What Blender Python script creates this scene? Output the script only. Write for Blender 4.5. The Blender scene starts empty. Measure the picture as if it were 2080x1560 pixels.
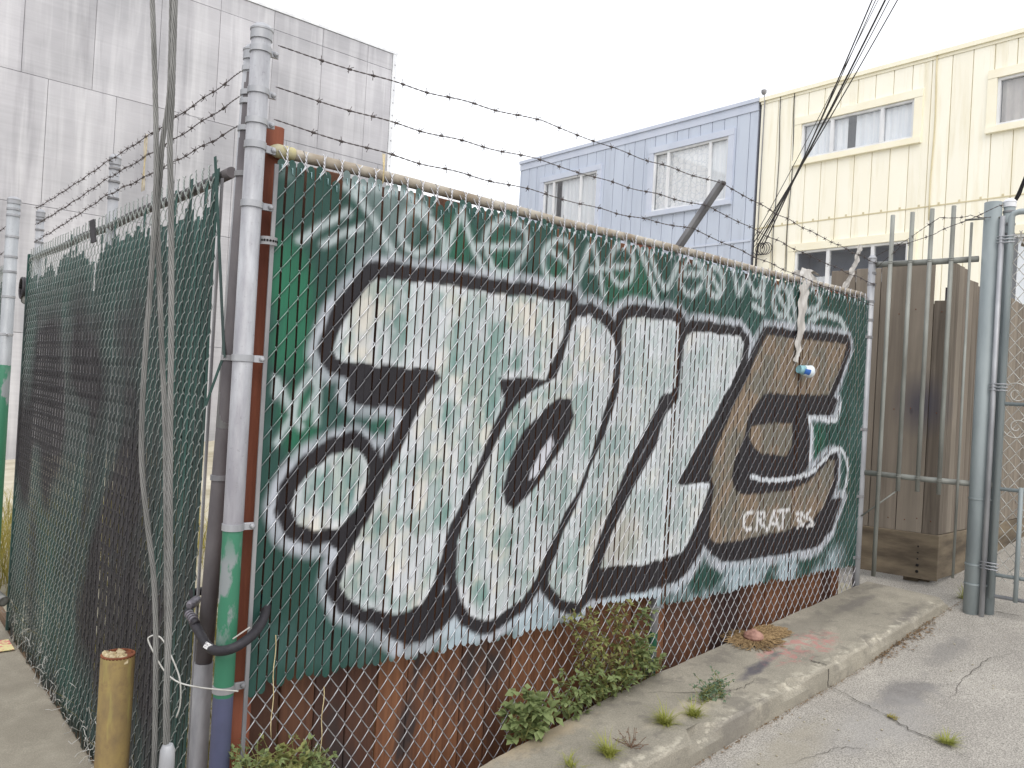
import bpy, bmesh, math, random
import numpy as np
from mathutils import Vector, Matrix

random.seed(7); rng = np.random.default_rng(7)
S = bpy.context.scene
COL = S.collection

# ------------------------------------------------------------------ camera
# World: x runs along the painted fence, y along the dark slatted fence, z up; the fence corner stands at x = y = 0.
F_PX, CX, CY = 1635.19, 1040.0, 780.0           # focal length and centre in photograph pixels (2080 x 1560)
ZC = 2.0                                        # camera height above the sidewalk
def _cam_axes():
    X = np.array([2944 - CX, 896 - CY, F_PX]); X /= np.linalg.norm(X)
    Y = np.array([-360 - CX, 709 - CY, F_PX]); Y /= np.linalg.norm(Y)
    Z = np.cross(X, Y); Z /= np.linalg.norm(Z)
    if Z[1] > 0: Z = -Z
    return np.stack([X, Y, Z], 1)
RC = _cam_axes()
CP = np.array([-1.104, -2.686, ZC])
cam_d = bpy.data.cameras.new('camera'); cam = bpy.data.objects.new('camera', cam_d); COL.objects.link(cam)
cam_d.sensor_width = 36.0; cam_d.lens = F_PX / 2080 * 36.0; cam_d.clip_start = 0.05; cam_d.clip_end = 1500
M = Matrix.Identity(4)
for i in range(3):
    M[i][0] = RC[0, i]; M[i][1] = -RC[1, i]; M[i][2] = -RC[2, i]; M[i][3] = CP[i]
cam.matrix_world = M
S.camera = cam

# ------------------------------------------------------------------ sky, sun, exposure (bright overcast morning)
SUN_EL, SUN_AZ = math.radians(50), math.radians(238)     # azimuth of the place the sun stands at, from +x towards +y
W = bpy.data.worlds.new('World'); S.world = W; W.use_nodes = True
nt = W.node_tree; nt.nodes.clear()
sky = nt.nodes.new('ShaderNodeTexSky'); sky.sky_type = 'NISHITA'; sky.sun_disc = False
sky.sun_elevation = SUN_EL; sky.sun_rotation = math.pi / 2 - SUN_AZ
sky.air_density = 2.0; sky.dust_density = 6.0; sky.ozone_density = 1.0
sc = nt.nodes.new('ShaderNodeVectorMath'); sc.operation = 'SCALE'; sc.inputs['Scale'].default_value = 0.10
mx = nt.nodes.new('ShaderNodeMix'); mx.data_type = 'RGBA'; mx.inputs[0].default_value = 0.85
mx.inputs[7].default_value = (0.98, 0.99, 1.03, 1)       # cloud layer
bg = nt.nodes.new('ShaderNodeBackground'); bg.inputs['Strength'].default_value = 1.0
wo = nt.nodes.new('ShaderNodeOutputWorld')
nt.links.new(sky.outputs[0], sc.inputs[0]); nt.links.new(sc.outputs[0], mx.inputs[6])
nt.links.new(mx.outputs[2], bg.inputs['Color']); nt.links.new(bg.outputs[0], wo.inputs['Surface'])
sd = bpy.data.lights.new('sun', 'SUN'); sd.energy = 0.9; sd.angle = math.radians(50); sd.color = (1.0, 0.97, 0.93)
so = bpy.data.objects.new('sun', sd); COL.objects.link(so)
sv = Vector((math.cos(SUN_EL) * math.cos(SUN_AZ), math.cos(SUN_EL) * math.sin(SUN_AZ), math.sin(SUN_EL)))
so.rotation_euler = sv.to_track_quat('Z', 'Y').to_euler(); so.location = sv * 60
S.view_settings.view_transform = 'Standard'; S.view_settings.look = 'None'
S.view_settings.exposure = 0.62; S.view_settings.gamma = 1.0
S.render.engine = 'CYCLES'
S.cycles.max_bounces = 8; S.cycles.transparent_max_bounces = 12

# ------------------------------------------------------------------ measuring helpers (photo point -> place on a real plane)
def ray(u, v): return RC.T @ np.array([(u - CX) / F_PX, (v - CY) / F_PX, 1.0])
def on_y(u, v, y=0.0): r = ray(u, v); return CP + r * (y - CP[1]) / r[1]
def on_x(u, v, x=0.0): r = ray(u, v); return CP + r * (x - CP[0]) / r[0]
def at_depth(u, v, d): return CP + ray(u, v) * d
B_L = 0.09436; A_L = -1.669 + ZC                    # ledge top: z = A_L + B_L * x
def ledge_z(x): return A_L + B_L * x
def kerb_h(x): return 0.115 * min(1.0, max(0.25, (5.6 - x) / 2.2))
def lot_z(x): return max(-0.02, ledge_z(x) - kerb_h(x))
def on_slope(u, v, dz=0.0):
    n = np.array([-B_L, 0, 1.0]); r = ray(u, v); return CP + r * ((A_L + dz) - n @ CP) / (n @ r)

# ------------------------------------------------------------------ materials
def lin(c):
    return tuple((x / 12.92 if x <= 0.04045 else ((x + 0.055) / 1.055) ** 2.4) for x in (v / 255 for v in c))
MATS = {}
def nmat(name):
    m = bpy.data.materials.new(name); m.use_nodes = True
    t = m.node_tree; b = t.nodes['Principled BSDF']
    MATS[name] = m
    return m, t, b
def nd(t, typ, ins=None, **kw):
    n = t.nodes.new(typ)
    for k, v in kw.items(): setattr(n, k, v)
    for k, v in (ins or {}).items():
        if hasattr(v, 'is_output') or isinstance(v, bpy.types.NodeSocket): t.links.new(v, n.inputs[k])
        else: n.inputs[k].default_value = v
    return n
def mixc(t, fac, a, b, mode='MIX'):
    n = t.nodes.new('ShaderNodeMix'); n.data_type = 'RGBA'; n.blend_type = mode
    for i, v in ((0, fac), (6, a), (7, b)):
        if isinstance(v, bpy.types.NodeSocket): t.links.new(v, n.inputs[i])
        else: n.inputs[i].default_value = v if i == 0 else (*v, 1)
    return n.outputs[2]
def ramp(t, fac, stops, interp='LINEAR'):
    n = t.nodes.new('ShaderNodeValToRGB'); n.color_ramp.interpolation = interp
    e = n.color_ramp.elements
    while len(e) < len(stops): e.new(0.5)
    for el, (p, c) in zip(e, stops):
        el.position = p; el.color = (*c, 1) if len(c) == 3 else c
    t.links.new(fac, n.inputs[0]); return n.outputs[0]
def pos(t): return t.nodes.new('ShaderNodeNewGeometry').outputs['Position']
def objc(t): return t.nodes.new('ShaderNodeTexCoord').outputs['Object']
def mapv(t, v, scale=(1, 1, 1), loc=(0, 0, 0)):
    return nd(t, 'ShaderNodeMapping', {0: v, 'Location': loc, 'Scale': scale}).outputs[0]
def noise(t, v, scale, detail=4, rough=0.55, dist=0.0):
    return nd(t, 'ShaderNodeTexNoise', {'Vector': v, 'Scale': scale, 'Detail': detail, 'Roughness': rough, 'Distortion': dist}).outputs[0]
def math_(t, op, a, b=0.0, c=0.0, clamp=False):
    n = t.nodes.new('ShaderNodeMath'); n.operation = op; n.use_clamp = clamp
    for i, v in enumerate((a, b, c)):
        if isinstance(v, bpy.types.NodeSocket): t.links.new(v, n.inputs[i])
        else: n.inputs[i].default_value = v
    return n.outputs[0]
def mrange(t, v, a, b, c=0.0, d=1.0):
    return nd(t, 'ShaderNodeMapRange', {0: v, 1: a, 2: b, 3: c, 4: d}).outputs[0]
def bump(t, b, h, strength=0.3, dist=0.01):
    n = nd(t, 'ShaderNodeBump', {'Height': h, 'Strength': strength, 'Distance': dist}); t.links.new(n.outputs[0], b.inputs['Normal'])
def orand(t): return t.nodes.new('ShaderNodeObjectInfo').outputs['Random']
def setp(b, rough=0.6, metal=0.0, spec=0.4):
    b.inputs['Roughness'].default_value = rough; b.inputs['Metallic'].default_value = metal
    b.inputs['Specular IOR Level'].default_value = spec

def simple(name, c1, c2, scale=8.0, rough=0.6, metal=0.0, stretch=(1, 1, 1), bs=0.25, bscale=60, var=0.0, spec=0.4, contrast=(0.35, 0.65)):
    m, t, b = nmat(name); p = mapv(t, pos(t), stretch)
    f = mrange(t, noise(t, p, scale, 6), *contrast)
    col = mixc(t, f, c1, c2)
    if var:
        g = mrange(t, orand(t), 0, 1, 1 - var, 1 + var)
        hs = nd(t, 'ShaderNodeHueSaturation', {'Color': col, 'Value': g}); col = hs.outputs[0]
    t.links.new(col, b.inputs['Base Color']); setp(b, rough, metal, spec)
    if bs: bump(t, b, noise(t, p, bscale, 4), bs, 0.004)
    return m

simple('galvanised', lin((178, 180, 184)), lin((148, 150, 155)), 14, 0.48, 0.35, (1, 1, 0.25), 0.08, 90, 0.06)
simple('galvanised_dull', lin((150, 150, 152)), lin((112, 112, 116)), 10, 0.6, 0.25, (1, 1, 0.3), 0.12, 70, 0.06)
simple('post_dark_paint', lin((110, 106, 108)), lin((82, 78, 82)), 7, 0.65, 0.1, (1, 1, 0.4), 0.12, 70)
simple('rail_pipe', lin((190, 184, 172)), lin((140, 126, 108)), 5, 0.6, 0.15, (1, 1, 1), 0.2, 60)
simple('rail_end', lin((196, 186, 130)), lin((170, 165, 140)), 20, 0.55, 0.1)
simple('barbed', lin((104, 97, 96)), lin((76, 69, 68)), 40, 0.7, 0.3, (1, 1, 1), 0)
simple('black_cable', lin((52, 50, 54)), lin((40, 38, 42)), 20, 0.6, 0, (1, 1, 1), 0)
simple('guy_strand', lin((140, 140, 138)), lin((108, 108, 106)), 18, 0.55, 0.35, (1, 1, .3), 0)
simple('redwood_post', lin((148, 88, 66)), lin((108, 60, 46)), 16, 0.75, 0, (1, 1, 0.08), 0.35, 90)
simple('weathered_wood', lin((150, 136, 118)), lin((104, 92, 78)), 14, 0.85, 0, (1, 1, 0.06), 0.45, 90, 0.16)
simple('weathered_skirt', lin((126, 114, 96)), lin((80, 71, 60)), 5, 0.85, 0, (0.5, 0.5, 2), 0.4, 50, 0.1)
simple('pale_teal_post', lin((152, 161, 163)), lin((120, 129, 132)), 4, 0.5, 0.1, (1, 1, 0.3), 0.06, 60)
simple('bar_paint', lin((150, 153, 148)), lin((116, 117, 112)), 8, 0.55, 0.15, (1, 1, 0.3), 0.1, 70)
simple('soil', lin((86, 74, 58)), lin((50, 44, 36)), 9, 0.95)
simple('yard_ground', lin((196, 190, 172)), lin((158, 150, 128)), 1.2, 0.95)
simple('far_ground', lin((128, 126, 120)), lin((108, 106, 100)), 0.4, 0.95)
simple('white_paint', lin((232, 234, 236)), lin((214, 216, 220)), 6, 0.5, 0, (1, 1, .3), 0.05)
simple('dark_room', lin((150, 156, 166)), lin((128, 134, 146)), 2, 0.9)
simple('dark_roof', lin((70, 62, 68)), lin((54, 48, 54)), 3, 0.8)
simple('plastic_white', lin((196, 194, 190)), lin((166, 162, 157)), 30, 0.5, 0, (1, 1, 0.2), 0.3, 120)
simple('twine', lin((214, 200, 160)), lin((176, 158, 116)), 60, 0.8)
simple('dry_stem', lin((120, 96, 76)), lin((92, 72, 60)), 40, 0.85)
simple('straw', lin((158, 134, 98)), lin((104, 84, 58)), 60, 0.85, 0, (1, 1, 1), 0, var=0.2)
simple('husk', lin((172, 134, 120)), lin((124, 90, 80)), 30, 0.6, 0, (1, 1, 1), 0.3, 120)
simple('lock_black', lin((46, 44, 50)), lin((34, 32, 36)), 30, 0.55, 0, (1, 1, 1), 0.2, 300)
simple('lock_grey', lin((120, 116, 124)), lin((92, 90, 96)), 30, 0.4, 0.3)
simple('cup_white', lin((222, 230, 234)), lin((206, 216, 222)), 30, 0.45)
simple('cup_blue', lin((60, 112, 186)), lin((42, 92, 170)), 30, 0.45)
simple('cup_aqua', lin((150, 190, 196)), lin((120, 172, 186)), 30, 0.45)
simple('pipe_grey', lin((150, 150, 146)), lin((110, 110, 106)), 20, 0.6, 0.2)
simple('hose_black', lin((60, 58, 62)), lin((40, 38, 42)), 30, 0.6)
simple('pipe_bore', lin((24, 22, 22)), lin((18, 16, 16)), 20, 0.9)
simple('curb_timber', lin((118, 98, 78)), lin((84, 66, 52)), 12, 0.85, 0, (1, .1, 1), 0.3)
simple('paper_litter', lin((226, 214, 160)), lin((216, 128, 130)), 22, 0.8, contrast=(.55, .6))
simple('rust', lin((132, 78, 52)), lin((92, 54, 40)), 40, 0.9, 0, (1, 1, 1), 0.4)
simple('foam_bits', lin((190, 178, 148)), lin((150, 132, 98)), 60, 0.9)
simple('yellow_shade', lin((206, 200, 192)), lin((186, 180, 176)), 3, 0.8)
simple('sticker', lin((236, 236, 236)), lin((150, 150, 156)), 260, 0.6, contrast=(.5, .56))

# leaves
def leafmat(name, a, b_, var=0.25):
    m, t, b = nmat(name)
    col = mixc(t, noise(t, pos(t), 30, 3), lin(a), lin(b_))
    t.links.new(col, b.inputs['Base Color']); setp(b, 0.6, 0, 0.3)
    tr = nd(t, 'ShaderNodeBsdfTranslucent', {'Color': col}); mxs = t.nodes.new('ShaderNodeMixShader'); mxs.inputs[0].default_value = 0.3
    out = t.nodes['Material Output']
    t.links.new(b.outputs[0], mxs.inputs[1]); t.links.new(tr.outputs[0], mxs.inputs[2]); t.links.new(mxs.outputs[0], out.inputs[0])
    return m
leafmat('leaf_green', (150, 162, 112), (108, 126, 80))
leafmat('leaf_olive', (158, 160, 102), (118, 124, 72))
leafmat('leaf_blue', (124, 144, 118), (94, 116, 92))
leafmat('grass_green', (172, 172, 92), (132, 142, 66))
leafmat('grass_dry', (176, 160, 84), (128, 126, 60))
leafmat('leaf_litter', (150, 124, 92), (104, 82, 60))

# slat plastic with sprayed paint held in the mesh colour layer
def paintmat(name, metal, rough, galv=None):
    m, t, b = nmat(name)
    ca = t.nodes.new('ShaderNodeVertexColor'); ca.layer_name = 'paint'
    p = mapv(t, pos(t), (120, 120, 3))
    f = mrange(t, noise(t, p, 1.0, 3), 0.3, 0.7, 0.9, 1.07)
    g = mrange(t, orand(t), 0, 1, 0.93, 1.05)
    f = math_(t, 'MULTIPLY', f, g)
    hs = nd(t, 'ShaderNodeHueSaturation', {'Color': ca.outputs[0], 'Value': f})
    t.links.new(hs.outputs[0], b.inputs['Base Color']); setp(b, rough, metal, 0.35)
    bump(t, b, noise(t, p, 1.0, 2), 0.12, 0.003)
    return m
paintmat('sprayed_slat', 0, 0.5); paintmat('sprayed_wire', 0.7, 0.38)

# dark green slats with grey overspray (left fence)
m, t, b = nmat('dark_slat')
p = pos(t)
f = mrange(t, noise(t, mapv(t, p, (0.9, 0.9, 0.8)), 1.1, 3, 0.5, 0.6), 0.38, 0.60)
f = math_(t, 'MULTIPLY', f, mrange(t, nd(t, 'ShaderNodeSeparateXYZ', {0: p}).outputs[2], 2.55, 2.25))
c = mixc(t, f, lin((42, 76, 70)), lin((56, 54, 58)))
g = mrange(t, orand(t), 0, 1, 0.75, 1.2)
st = mrange(t, noise(t, mapv(t, p, (60, 60, 2)), 1.0, 3), 0.3, 0.7, 0.8, 1.12)
c = nd(t, 'ShaderNodeHueSaturation', {'Color': c, 'Value': math_(t, 'MULTIPLY', g, st)}).outputs[0]
t.links.new(c, b.inputs['Base Color']); setp(b, 0.55, 0, 0.35)
# the mesh over them, oversprayed in the same patches
m, t, b = nmat('dark_mesh_wire')
p = pos(t)
f = mrange(t, noise(t, mapv(t, p, (0.9, 0.9, 0.8)), 1.1, 3, 0.5, 0.6), 0.46, 0.60)
f = math_(t, 'MULTIPLY', f, mrange(t, nd(t, 'ShaderNodeSeparateXYZ', {0: p}).outputs[2], 2.55, 2.25))
c = mixc(t, f, lin((160, 167, 165)), lin((74, 74, 76)))
t.links.new(c, b.inputs['Base Color']); setp(b, 0.5, 0.25, 0.4)
simple('gate_wire', lin((192, 192, 188)), lin((160, 158, 152)), 20, 0.5, 0.25, (1, 1, 1), 0)

# painted corner post: bare metal, green band, blue foot
def post_paint(name, z_blue, z_green, bare1, bare2):
    m, t, b = nmat(name); p = pos(t)
    z = nd(t, 'ShaderNodeSeparateXYZ', {0: p}).outputs[2]
    zz = math_(t, 'ADD', z, mrange(t, noise(t, p, 30, 4), 0, 1, -0.012, 0.012))
    bare = mixc(t, mrange(t, noise(t, mapv(t, p, (6, 6, 1.2)), 3, 6, 0.65), 0.35, 0.65), bare1, bare2)
    bare = mixc(t, mrange(t, noise(t, p, 75, 4, 0.7), 0.60, 0.70, 0, 0.55), bare, lin((112, 110, 112)))
    bare = mixc(t, mrange(t, z, 2.1, 1.5, 0, 0.5), bare, lin((128, 124, 130)))
    wear = mrange(t, noise(t, mapv(t, p, (1, 1, 0.45)), 13, 6, 0.6), 0.50, 0.56)
    inband = mrange(t, math_(t, 'ABSOLUTE', math_(t, 'SUBTRACT', z, z_green - 0.22)), 0.1, 0.22, 1, 0)
    green = mixc(t, math_(t, 'MULTIPLY', wear, inband), lin((56, 118, 92)), lin((132, 138, 140)))
    blue = mixc(t, noise(t, p, 20, 4), lin((88, 92, 122)), lin((76, 80, 104)))
    c = mixc(t, math_(t, 'GREATER_THAN', zz, z_blue), blue, green)
    c = mixc(t, math_(t, 'GREATER_THAN', zz, z_green), c, bare)
    t.links.new(c, b.inputs['Base Color']); setp(b, 0.5, 0.15, 0.45)
    bump(t, b, noise(t, p, 60, 4), 0.08, 0.003)
    return m
post_paint('corner_post_paint', on_y(455, 1412)[2], on_y(478, 1072)[2], lin((176, 178, 182)), lin((140, 140, 146)))
post_paint('gate_post_paint', -5, on_x(12, 742)[2], lin((170, 174, 178)), lin((150, 154, 158)))
post_paint('line_post_paint', -5, 0.74, lin((168, 172, 174)), lin((140, 142, 146)))

# redwood plank
m, t, b = nmat('redwood_plank'); p = pos(t)
r1 = orand(t)
gr = noise(t, mapv(t, p, (30, 30, 1.2)), 1.2, 6, 0.6, 0.8)
c = mixc(t, mrange(t, gr, 0.3, 0.7), lin((142, 98, 70)), lin((98, 65, 49)))
c = mixc(t, mrange(t, r1, 0.42, 0.95), c, lin((66, 49, 46)))
st = mrange(t, noise(t, mapv(t, p, (2, 2, 0.9)), 2.0, 4, 0.6, 0.5), 0.56, 0.68)
c = mixc(t, st, c, lin((66, 56, 54)))
t.links.new(c, b.inputs['Base Color']); setp(b, 0.75, 0, 0.3)
bump(t, b, gr, 0.4, 0.004)

# concrete: ledge, lot, sidewalk
def concrete(name, c1, c2, stains=(), red=None, scale=1.6, speck=0.5, warm=None):
    m, t, b = nmat(name); p = pos(t)
    f = mrange(t, noise(t, p, scale, 8, 0.62), 0.3, 0.7)
    c = mixc(t, f, lin(c1), lin(c2))
    f2 = mrange(t, noise(t, p, scale * 5.3, 6, 0.6, 0.4), 0.36, 0.66)
    c = mixc(t, math_(t, 'MULTIPLY', f2, 0.45), c, lin(c2))
    sp = mrange(t, noise(t, p, 150, 3, 0.75), 0.32, 0.68, 1 - speck * 0.5, 1 + speck * 0.42)
    c = nd(t, 'ShaderNodeHueSaturation', {'Color': c, 'Value': sp}).outputs[0]
    dots = mrange(t, nd(t, 'ShaderNodeTexVoronoi', {'Vector': p, 'Scale': 26.0}).outputs[0], 0.05, 0.09, 0.55, 0)
    dots = math_(t, 'MULTIPLY', dots, mrange(t, noise(t, p, 6, 2), 0.55, 0.6))
    c = mixc(t, dots, c, lin((226, 222, 212)))
    edge = mrange(t, noise(t, p, 9, 5, 0.6), 0.3, 0.7, -0.35, 0.35)
    for (x, y, rx, ry, ang, colr, amt) in stains:
        q = nd(t, 'ShaderNodeVectorMath', {0: p, 1: (x, y, 0)}, operation='SUBTRACT').outputs[0]
        q = nd(t, 'ShaderNodeVectorRotate', {'Vector': q, 'Angle': -ang}, rotation_type='Z_AXIS').outputs[0]
        q = nd(t, 'ShaderNodeVectorMath', {0: q, 1: (1 / rx, 1 / ry, 0)}, operation='MULTIPLY').outputs[0]
        d = nd(t, 'ShaderNodeVectorMath', {0: q}, operation='LENGTH').outputs['Value']
        k = mrange(t, math_(t, 'ADD', d, edge), 0.45, 1.05, amt, 0)
        c = mixc(t, k, c, lin(colr))
    if red:
        yv = nd(t, 'ShaderNodeSeparateXYZ', {0: p}).outputs[1]
        lip = mrange(t, math_(t, 'ADD', yv, math_(t, 'MULTIPLY', edge, 0.16)), -0.545, -0.49, 1, 0)
        lip = math_(t, 'MULTIPLY', lip, mrange(t, yv, -0.572, -0.556, 0, 1))
        wn = mrange(t, noise(t, p, 14, 7, 0.68), 0.50, 0.60, 0, 0.6)
        c = mixc(t, math_(t, 'MULTIPLY', lip, wn), c, lin((202, 196, 180)))
        wn2 = mrange(t, noise(t, p, 5, 6, 0.65), 0.55, 0.62, 0, 0.5)
        c = mixc(t, wn2, c, lin((108, 104, 98)))
        x, y, rx, ry, ang = red
        q = nd(t, 'ShaderNodeVectorMath', {0: p, 1: (x, y, 0)}, operation='SUBTRACT').outputs[0]
        q = nd(t, 'ShaderNodeVectorRotate', {'Vector': q, 'Angle': -ang}, rotation_type='Z_AXIS').outputs[0]
        q = nd(t, 'ShaderNodeVectorMath', {0: q, 1: (1 / rx, 1 / ry, 0)}, operation='MULTIPLY').outputs[0]
        d = nd(t, 'ShaderNodeVectorMath', {0: q}, operation='LENGTH').outputs['Value']
        k = mrange(t, math_(t, 'ADD', d, edge), 0.7, 1.1, 1, 0)
        w = mrange(t, noise(t, p, 15, 3, 0.5, 1.5), 0.45, 0.62, 0.0, 0.62)
        c = mixc(t, math_(t, 'MULTIPLY', k, w), c, lin((184, 120, 118)))
    t.links.new(c, b.inputs['Base Color']); setp(b, 0.88, 0, 0.3)
    h = math_(t, 'ADD', math_(t, 'MULTIPLY', noise(t, p, 150, 4), 0.5), noise(t, p, 22, 5))
    bump(t, b, h, 0.35, 0.006)
    return m
P = lambda u, v: on_slope(u, v)
def stn(u, v, rx, ry, col, amt, ang=0.0): q = P(u, v); return (q[0], q[1], rx, ry, ang, col, amt)
DK = (92, 88, 88)
concrete('ledge_concrete', (170, 164, 150), (126, 122, 112),
         [stn(1540, 1355, 0.24, 0.05, (74, 72, 84), 0.8, 0.1), stn(1740, 1225, 0.3, 0.05, DK, 0.5), stn(1850, 1245, 0.3, 0.05, DK, 0.5, 0.1),
          stn(1500, 1460, 0.2, 0.06, (112, 108, 104), 0.5), stn(1640, 1270, 0.4, 0.12, (112, 108, 100), 0.5),
          stn(1090, 1500, 0.35, 0.1, (176, 160, 134), 0.6), stn(1400, 1440, 0.3, 0.08, (190, 180, 160), 0.55), stn(1120, 1430, 0.3, 0.06, (96, 88, 76), 0.5)],
         (*P(1625, 1318)[:2], 0.36, 0.13, 0.0))
concrete('lot_concrete', (176, 172, 164), (146, 142, 136),
         [stn(1840, 1365, 0.3, 0.12, (106, 104, 104), 0.7), stn(1930, 1290, 0.3, 0.1, (120, 118, 116), 0.55),
          stn(1580, 1500, 0.6, 0.14, (150, 144, 130), 0.6, 0.1), stn(1800, 1420, 0.5, 0.2, (150, 148, 146), 0.5)], speck=1.25)
concrete('sidewalk_concrete', (166, 160, 146), (132, 126, 114), speck=0.5)

# fibre-cement panels with run marks
m, t, b = nmat('cement_panel'); p = pos(t)
st = noise(t, mapv(t, p, (2.2, 2.2, 0.12)), 1.6, 5, 0.6, 0.3)
big = noise(t, mapv(t, p, (0.35, 1, 0.5)), 1.0, 4, 0.55)
c = mixc(t, mrange(t, big, 0.35, 0.65), lin((196, 195, 199)), lin((164, 164, 168)))
c = mixc(t, mrange(t, st, 0.48, 0.78, 0, 0.7), c, lin((222, 222, 224)))
c = mixc(t, mrange(t, noise(t, mapv(t, p, (3, 3, 0.2)), 2.3, 5), 0.54, 0.72, 0, 0.4), c, lin((140, 138, 144)))
hz = mrange(t, noise(t, mapv(t, p, (0.3, 1, 22)), 1.0, 3), 0.3, 0.7, 0.95, 1.04)
g = math_(t, 'MULTIPLY', hz, mrange(t, orand(t), 0, 1, 0.94, 1.06))
c = nd(t, 'ShaderNodeHueSaturation', {'Color': c, 'Value': g}).outputs[0]
t.links.new(c, b.inputs['Base Color']); setp(b, 0.8, 0, 0.3)
bump(t, b, noise(t, mapv(t, p, (1, 1, 6)), 10, 4), 0.15, 0.01)
simple('panel_joint', lin((150, 150, 154)), lin((138, 138, 142)), 3, 0.9)

def siding(name, c1, c2, dirt):
    m, t, b = nmat(name); p = pos(t)
    c = mixc(t, mrange(t, noise(t, mapv(t, p, (1, 1.5, 0.3)), 1.3, 5), 0.35, 0.65), lin(c1), lin(c2))
    d = mrange(t, noise(t, mapv(t, p, (1, 4, 0.35)), 1.6, 5, 0.6), 0.52, 0.75, 0, 0.6)
    c = mixc(t, d, c, lin(dirt))
    c = nd(t, 'ShaderNodeHueSaturation', {'Color': c, 'Value': mrange(t, orand(t), 0, 1, 0.975, 1.02)}).outputs[0]
    t.links.new(c, b.inputs['Base Color']); setp(b, 0.6, 0, 0.35)
    bump(t, b, noise(t, mapv(t, p, (1, 30, 1)), 3, 3), 0.12, 0.004)
siding('blue_siding', (194, 203, 218), (187, 196, 212), (170, 177, 192))
siding('yellow_siding', (250, 247, 233), (247, 243, 226), (226, 217, 186))
simple('blue_groove', lin((146, 152, 170)), lin((136, 142, 160)), 3, 0.8)
simple('yellow_groove', lin((214, 204, 172)), lin((204, 194, 160)), 3, 0.8)
simple('blue_trim', lin((200, 207, 222)), lin((192, 200, 216)), 3, 0.6)
simple('yellow_trim', lin((247, 243, 224)), lin((243, 237, 214)), 3, 0.6)
m, t, b = nmat('window_glass')
b.inputs['Base Color'].default_value = (0.9, 0.95, 1, 1); setp(b, 0.05, 0, 0.8)
trn = t.nodes.new('ShaderNodeBsdfTransparent'); trn.inputs[0].default_value = (0.985, 0.99, 0.995, 1)
gl = t.nodes.new('ShaderNodeBsdfGlossy'); gl.inputs['Roughness'].default_value = 0.03
lw_ = t.nodes.new('ShaderNodeLayerWeight'); lw_.inputs[0].default_value = 0.5
fr = nd(t, 'ShaderNodeMapRange', {0: math_(t, 'POWER', lw_.outputs['Facing'], 3.0), 1: 0.0, 2: 1.0, 3: 0.10, 4: 0.8})
mxs = t.nodes.new('ShaderNodeMixShader'); t.links.new(fr.outputs[0], mxs.inputs[0])
t.links.new(trn.outputs[0], mxs.inputs[1]); t.links.new(gl.outputs[0], mxs.inputs[2]); t.links.new(mxs.outputs[0], t.nodes['Material Output'].inputs[0])
m, t, b = nmat('lace_curtain'); p = pos(t)
v = nd(t, 'ShaderNodeTexVoronoi', {'Vector': p, 'Scale': 9.0}, feature='DISTANCE_TO_EDGE').outputs[0]
c = mixc(t, mrange(t, v, 0.02, 0.08), lin((222, 227, 232)), lin((248, 249, 250)))
t.links.new(c, b.inputs['Base Color']); setp(b, 0.8, 0, 0.2)
simple('plain_curtain', lin((246, 248, 250)), lin((232, 237, 242)), 6, 0.8, 0, (1, 6, .3), 0)

m, t, b = nmat('bollard_paint'); p = pos(t)
f = noise(t, mapv(t, p, (1, 1, 0.5)), 14, 6, 0.62)
c = mixc(t, mrange(t, f, 0.35, 0.65), lin((152, 132, 84)), lin((124, 106, 76)))
c = mixc(t, mrange(t, noise(t, p, 26, 8, 0.7), 0.52, 0.68, 0, 0.65), c, lin((118, 96, 72)))
c = mixc(t, mrange(t, noise(t, mapv(t, p, (3, 3, 0.5)), 5, 4), 0.55, 0.7, 0, 0.6), c, lin((176, 172, 96)))
t.links.new(c, b.inputs['Base Color']); setp(b, 0.6, 0, 0.4); bump(t, b, f, 0.2, 0.004)

# wood box planks: grey brown with a sprayed blue-black blotch
m, t, b = nmat('box_plank'); p = pos(t)
gr = noise(t, mapv(t, p, (26, 26, 0.9)), 1.0, 6, 0.6, 0.6)
c = mixc(t, mrange(t, gr, 0.3, 0.7), lin((132, 120, 106)), lin((88, 78, 68)))
c = mixc(t, mrange(t, orand(t), 0, 1, 0, 0.75), c, lin((136, 126, 112)))
c = nd(t, 'ShaderNodeHueSaturation', {'Color': c, 'Value': mrange(t, noise(t, mapv(t, p, (3, 3, .6)), 2, 4), .3, .7, .78, 1.15)}).outputs[0]
c = nd(t, 'ShaderNodeHueSaturation', {'Color': c, 'Saturation': 0.8, 'Value': mrange(t, math_(t, 'FRACT', math_(t, 'MULTIPLY', orand(t), 7.31)), 0, 1, 0.78, 1.14)}).outputs[0]
kn = nd(t, 'ShaderNodeTexVoronoi', {'Vector': mapv(t, p, (1, 1, 0.55)), 'Scale': 5.0}).outputs[0]
c = mixc(t, mrange(t, kn, 0.03, 0.09, 0.85, 0), c, lin((66, 52, 44)))
q = nd(t, 'ShaderNodeVectorMath', {0: p, 1: (4.93, -0.2, ZC + 0.05)}, operation='SUBTRACT').outputs[0]
q = nd(t, 'ShaderNodeVectorMath', {0: q, 1: (1 / .3, 1 / .2, 1 / .24)}, operation='MULTIPLY').outputs[0]
d = nd(t, 'ShaderNodeVectorMath', {0: q}, operation='LENGTH').outputs['Value']
c = mixc(t, mrange(t, d, 0.2, 1.1, 0.75, 0), c, lin((70, 70, 84)))
t.links.new(c, b.inputs['Base Color']); setp(b, 0.85, 0, 0.25); bump(t, b, gr, 0.45, 0.004)

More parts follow.
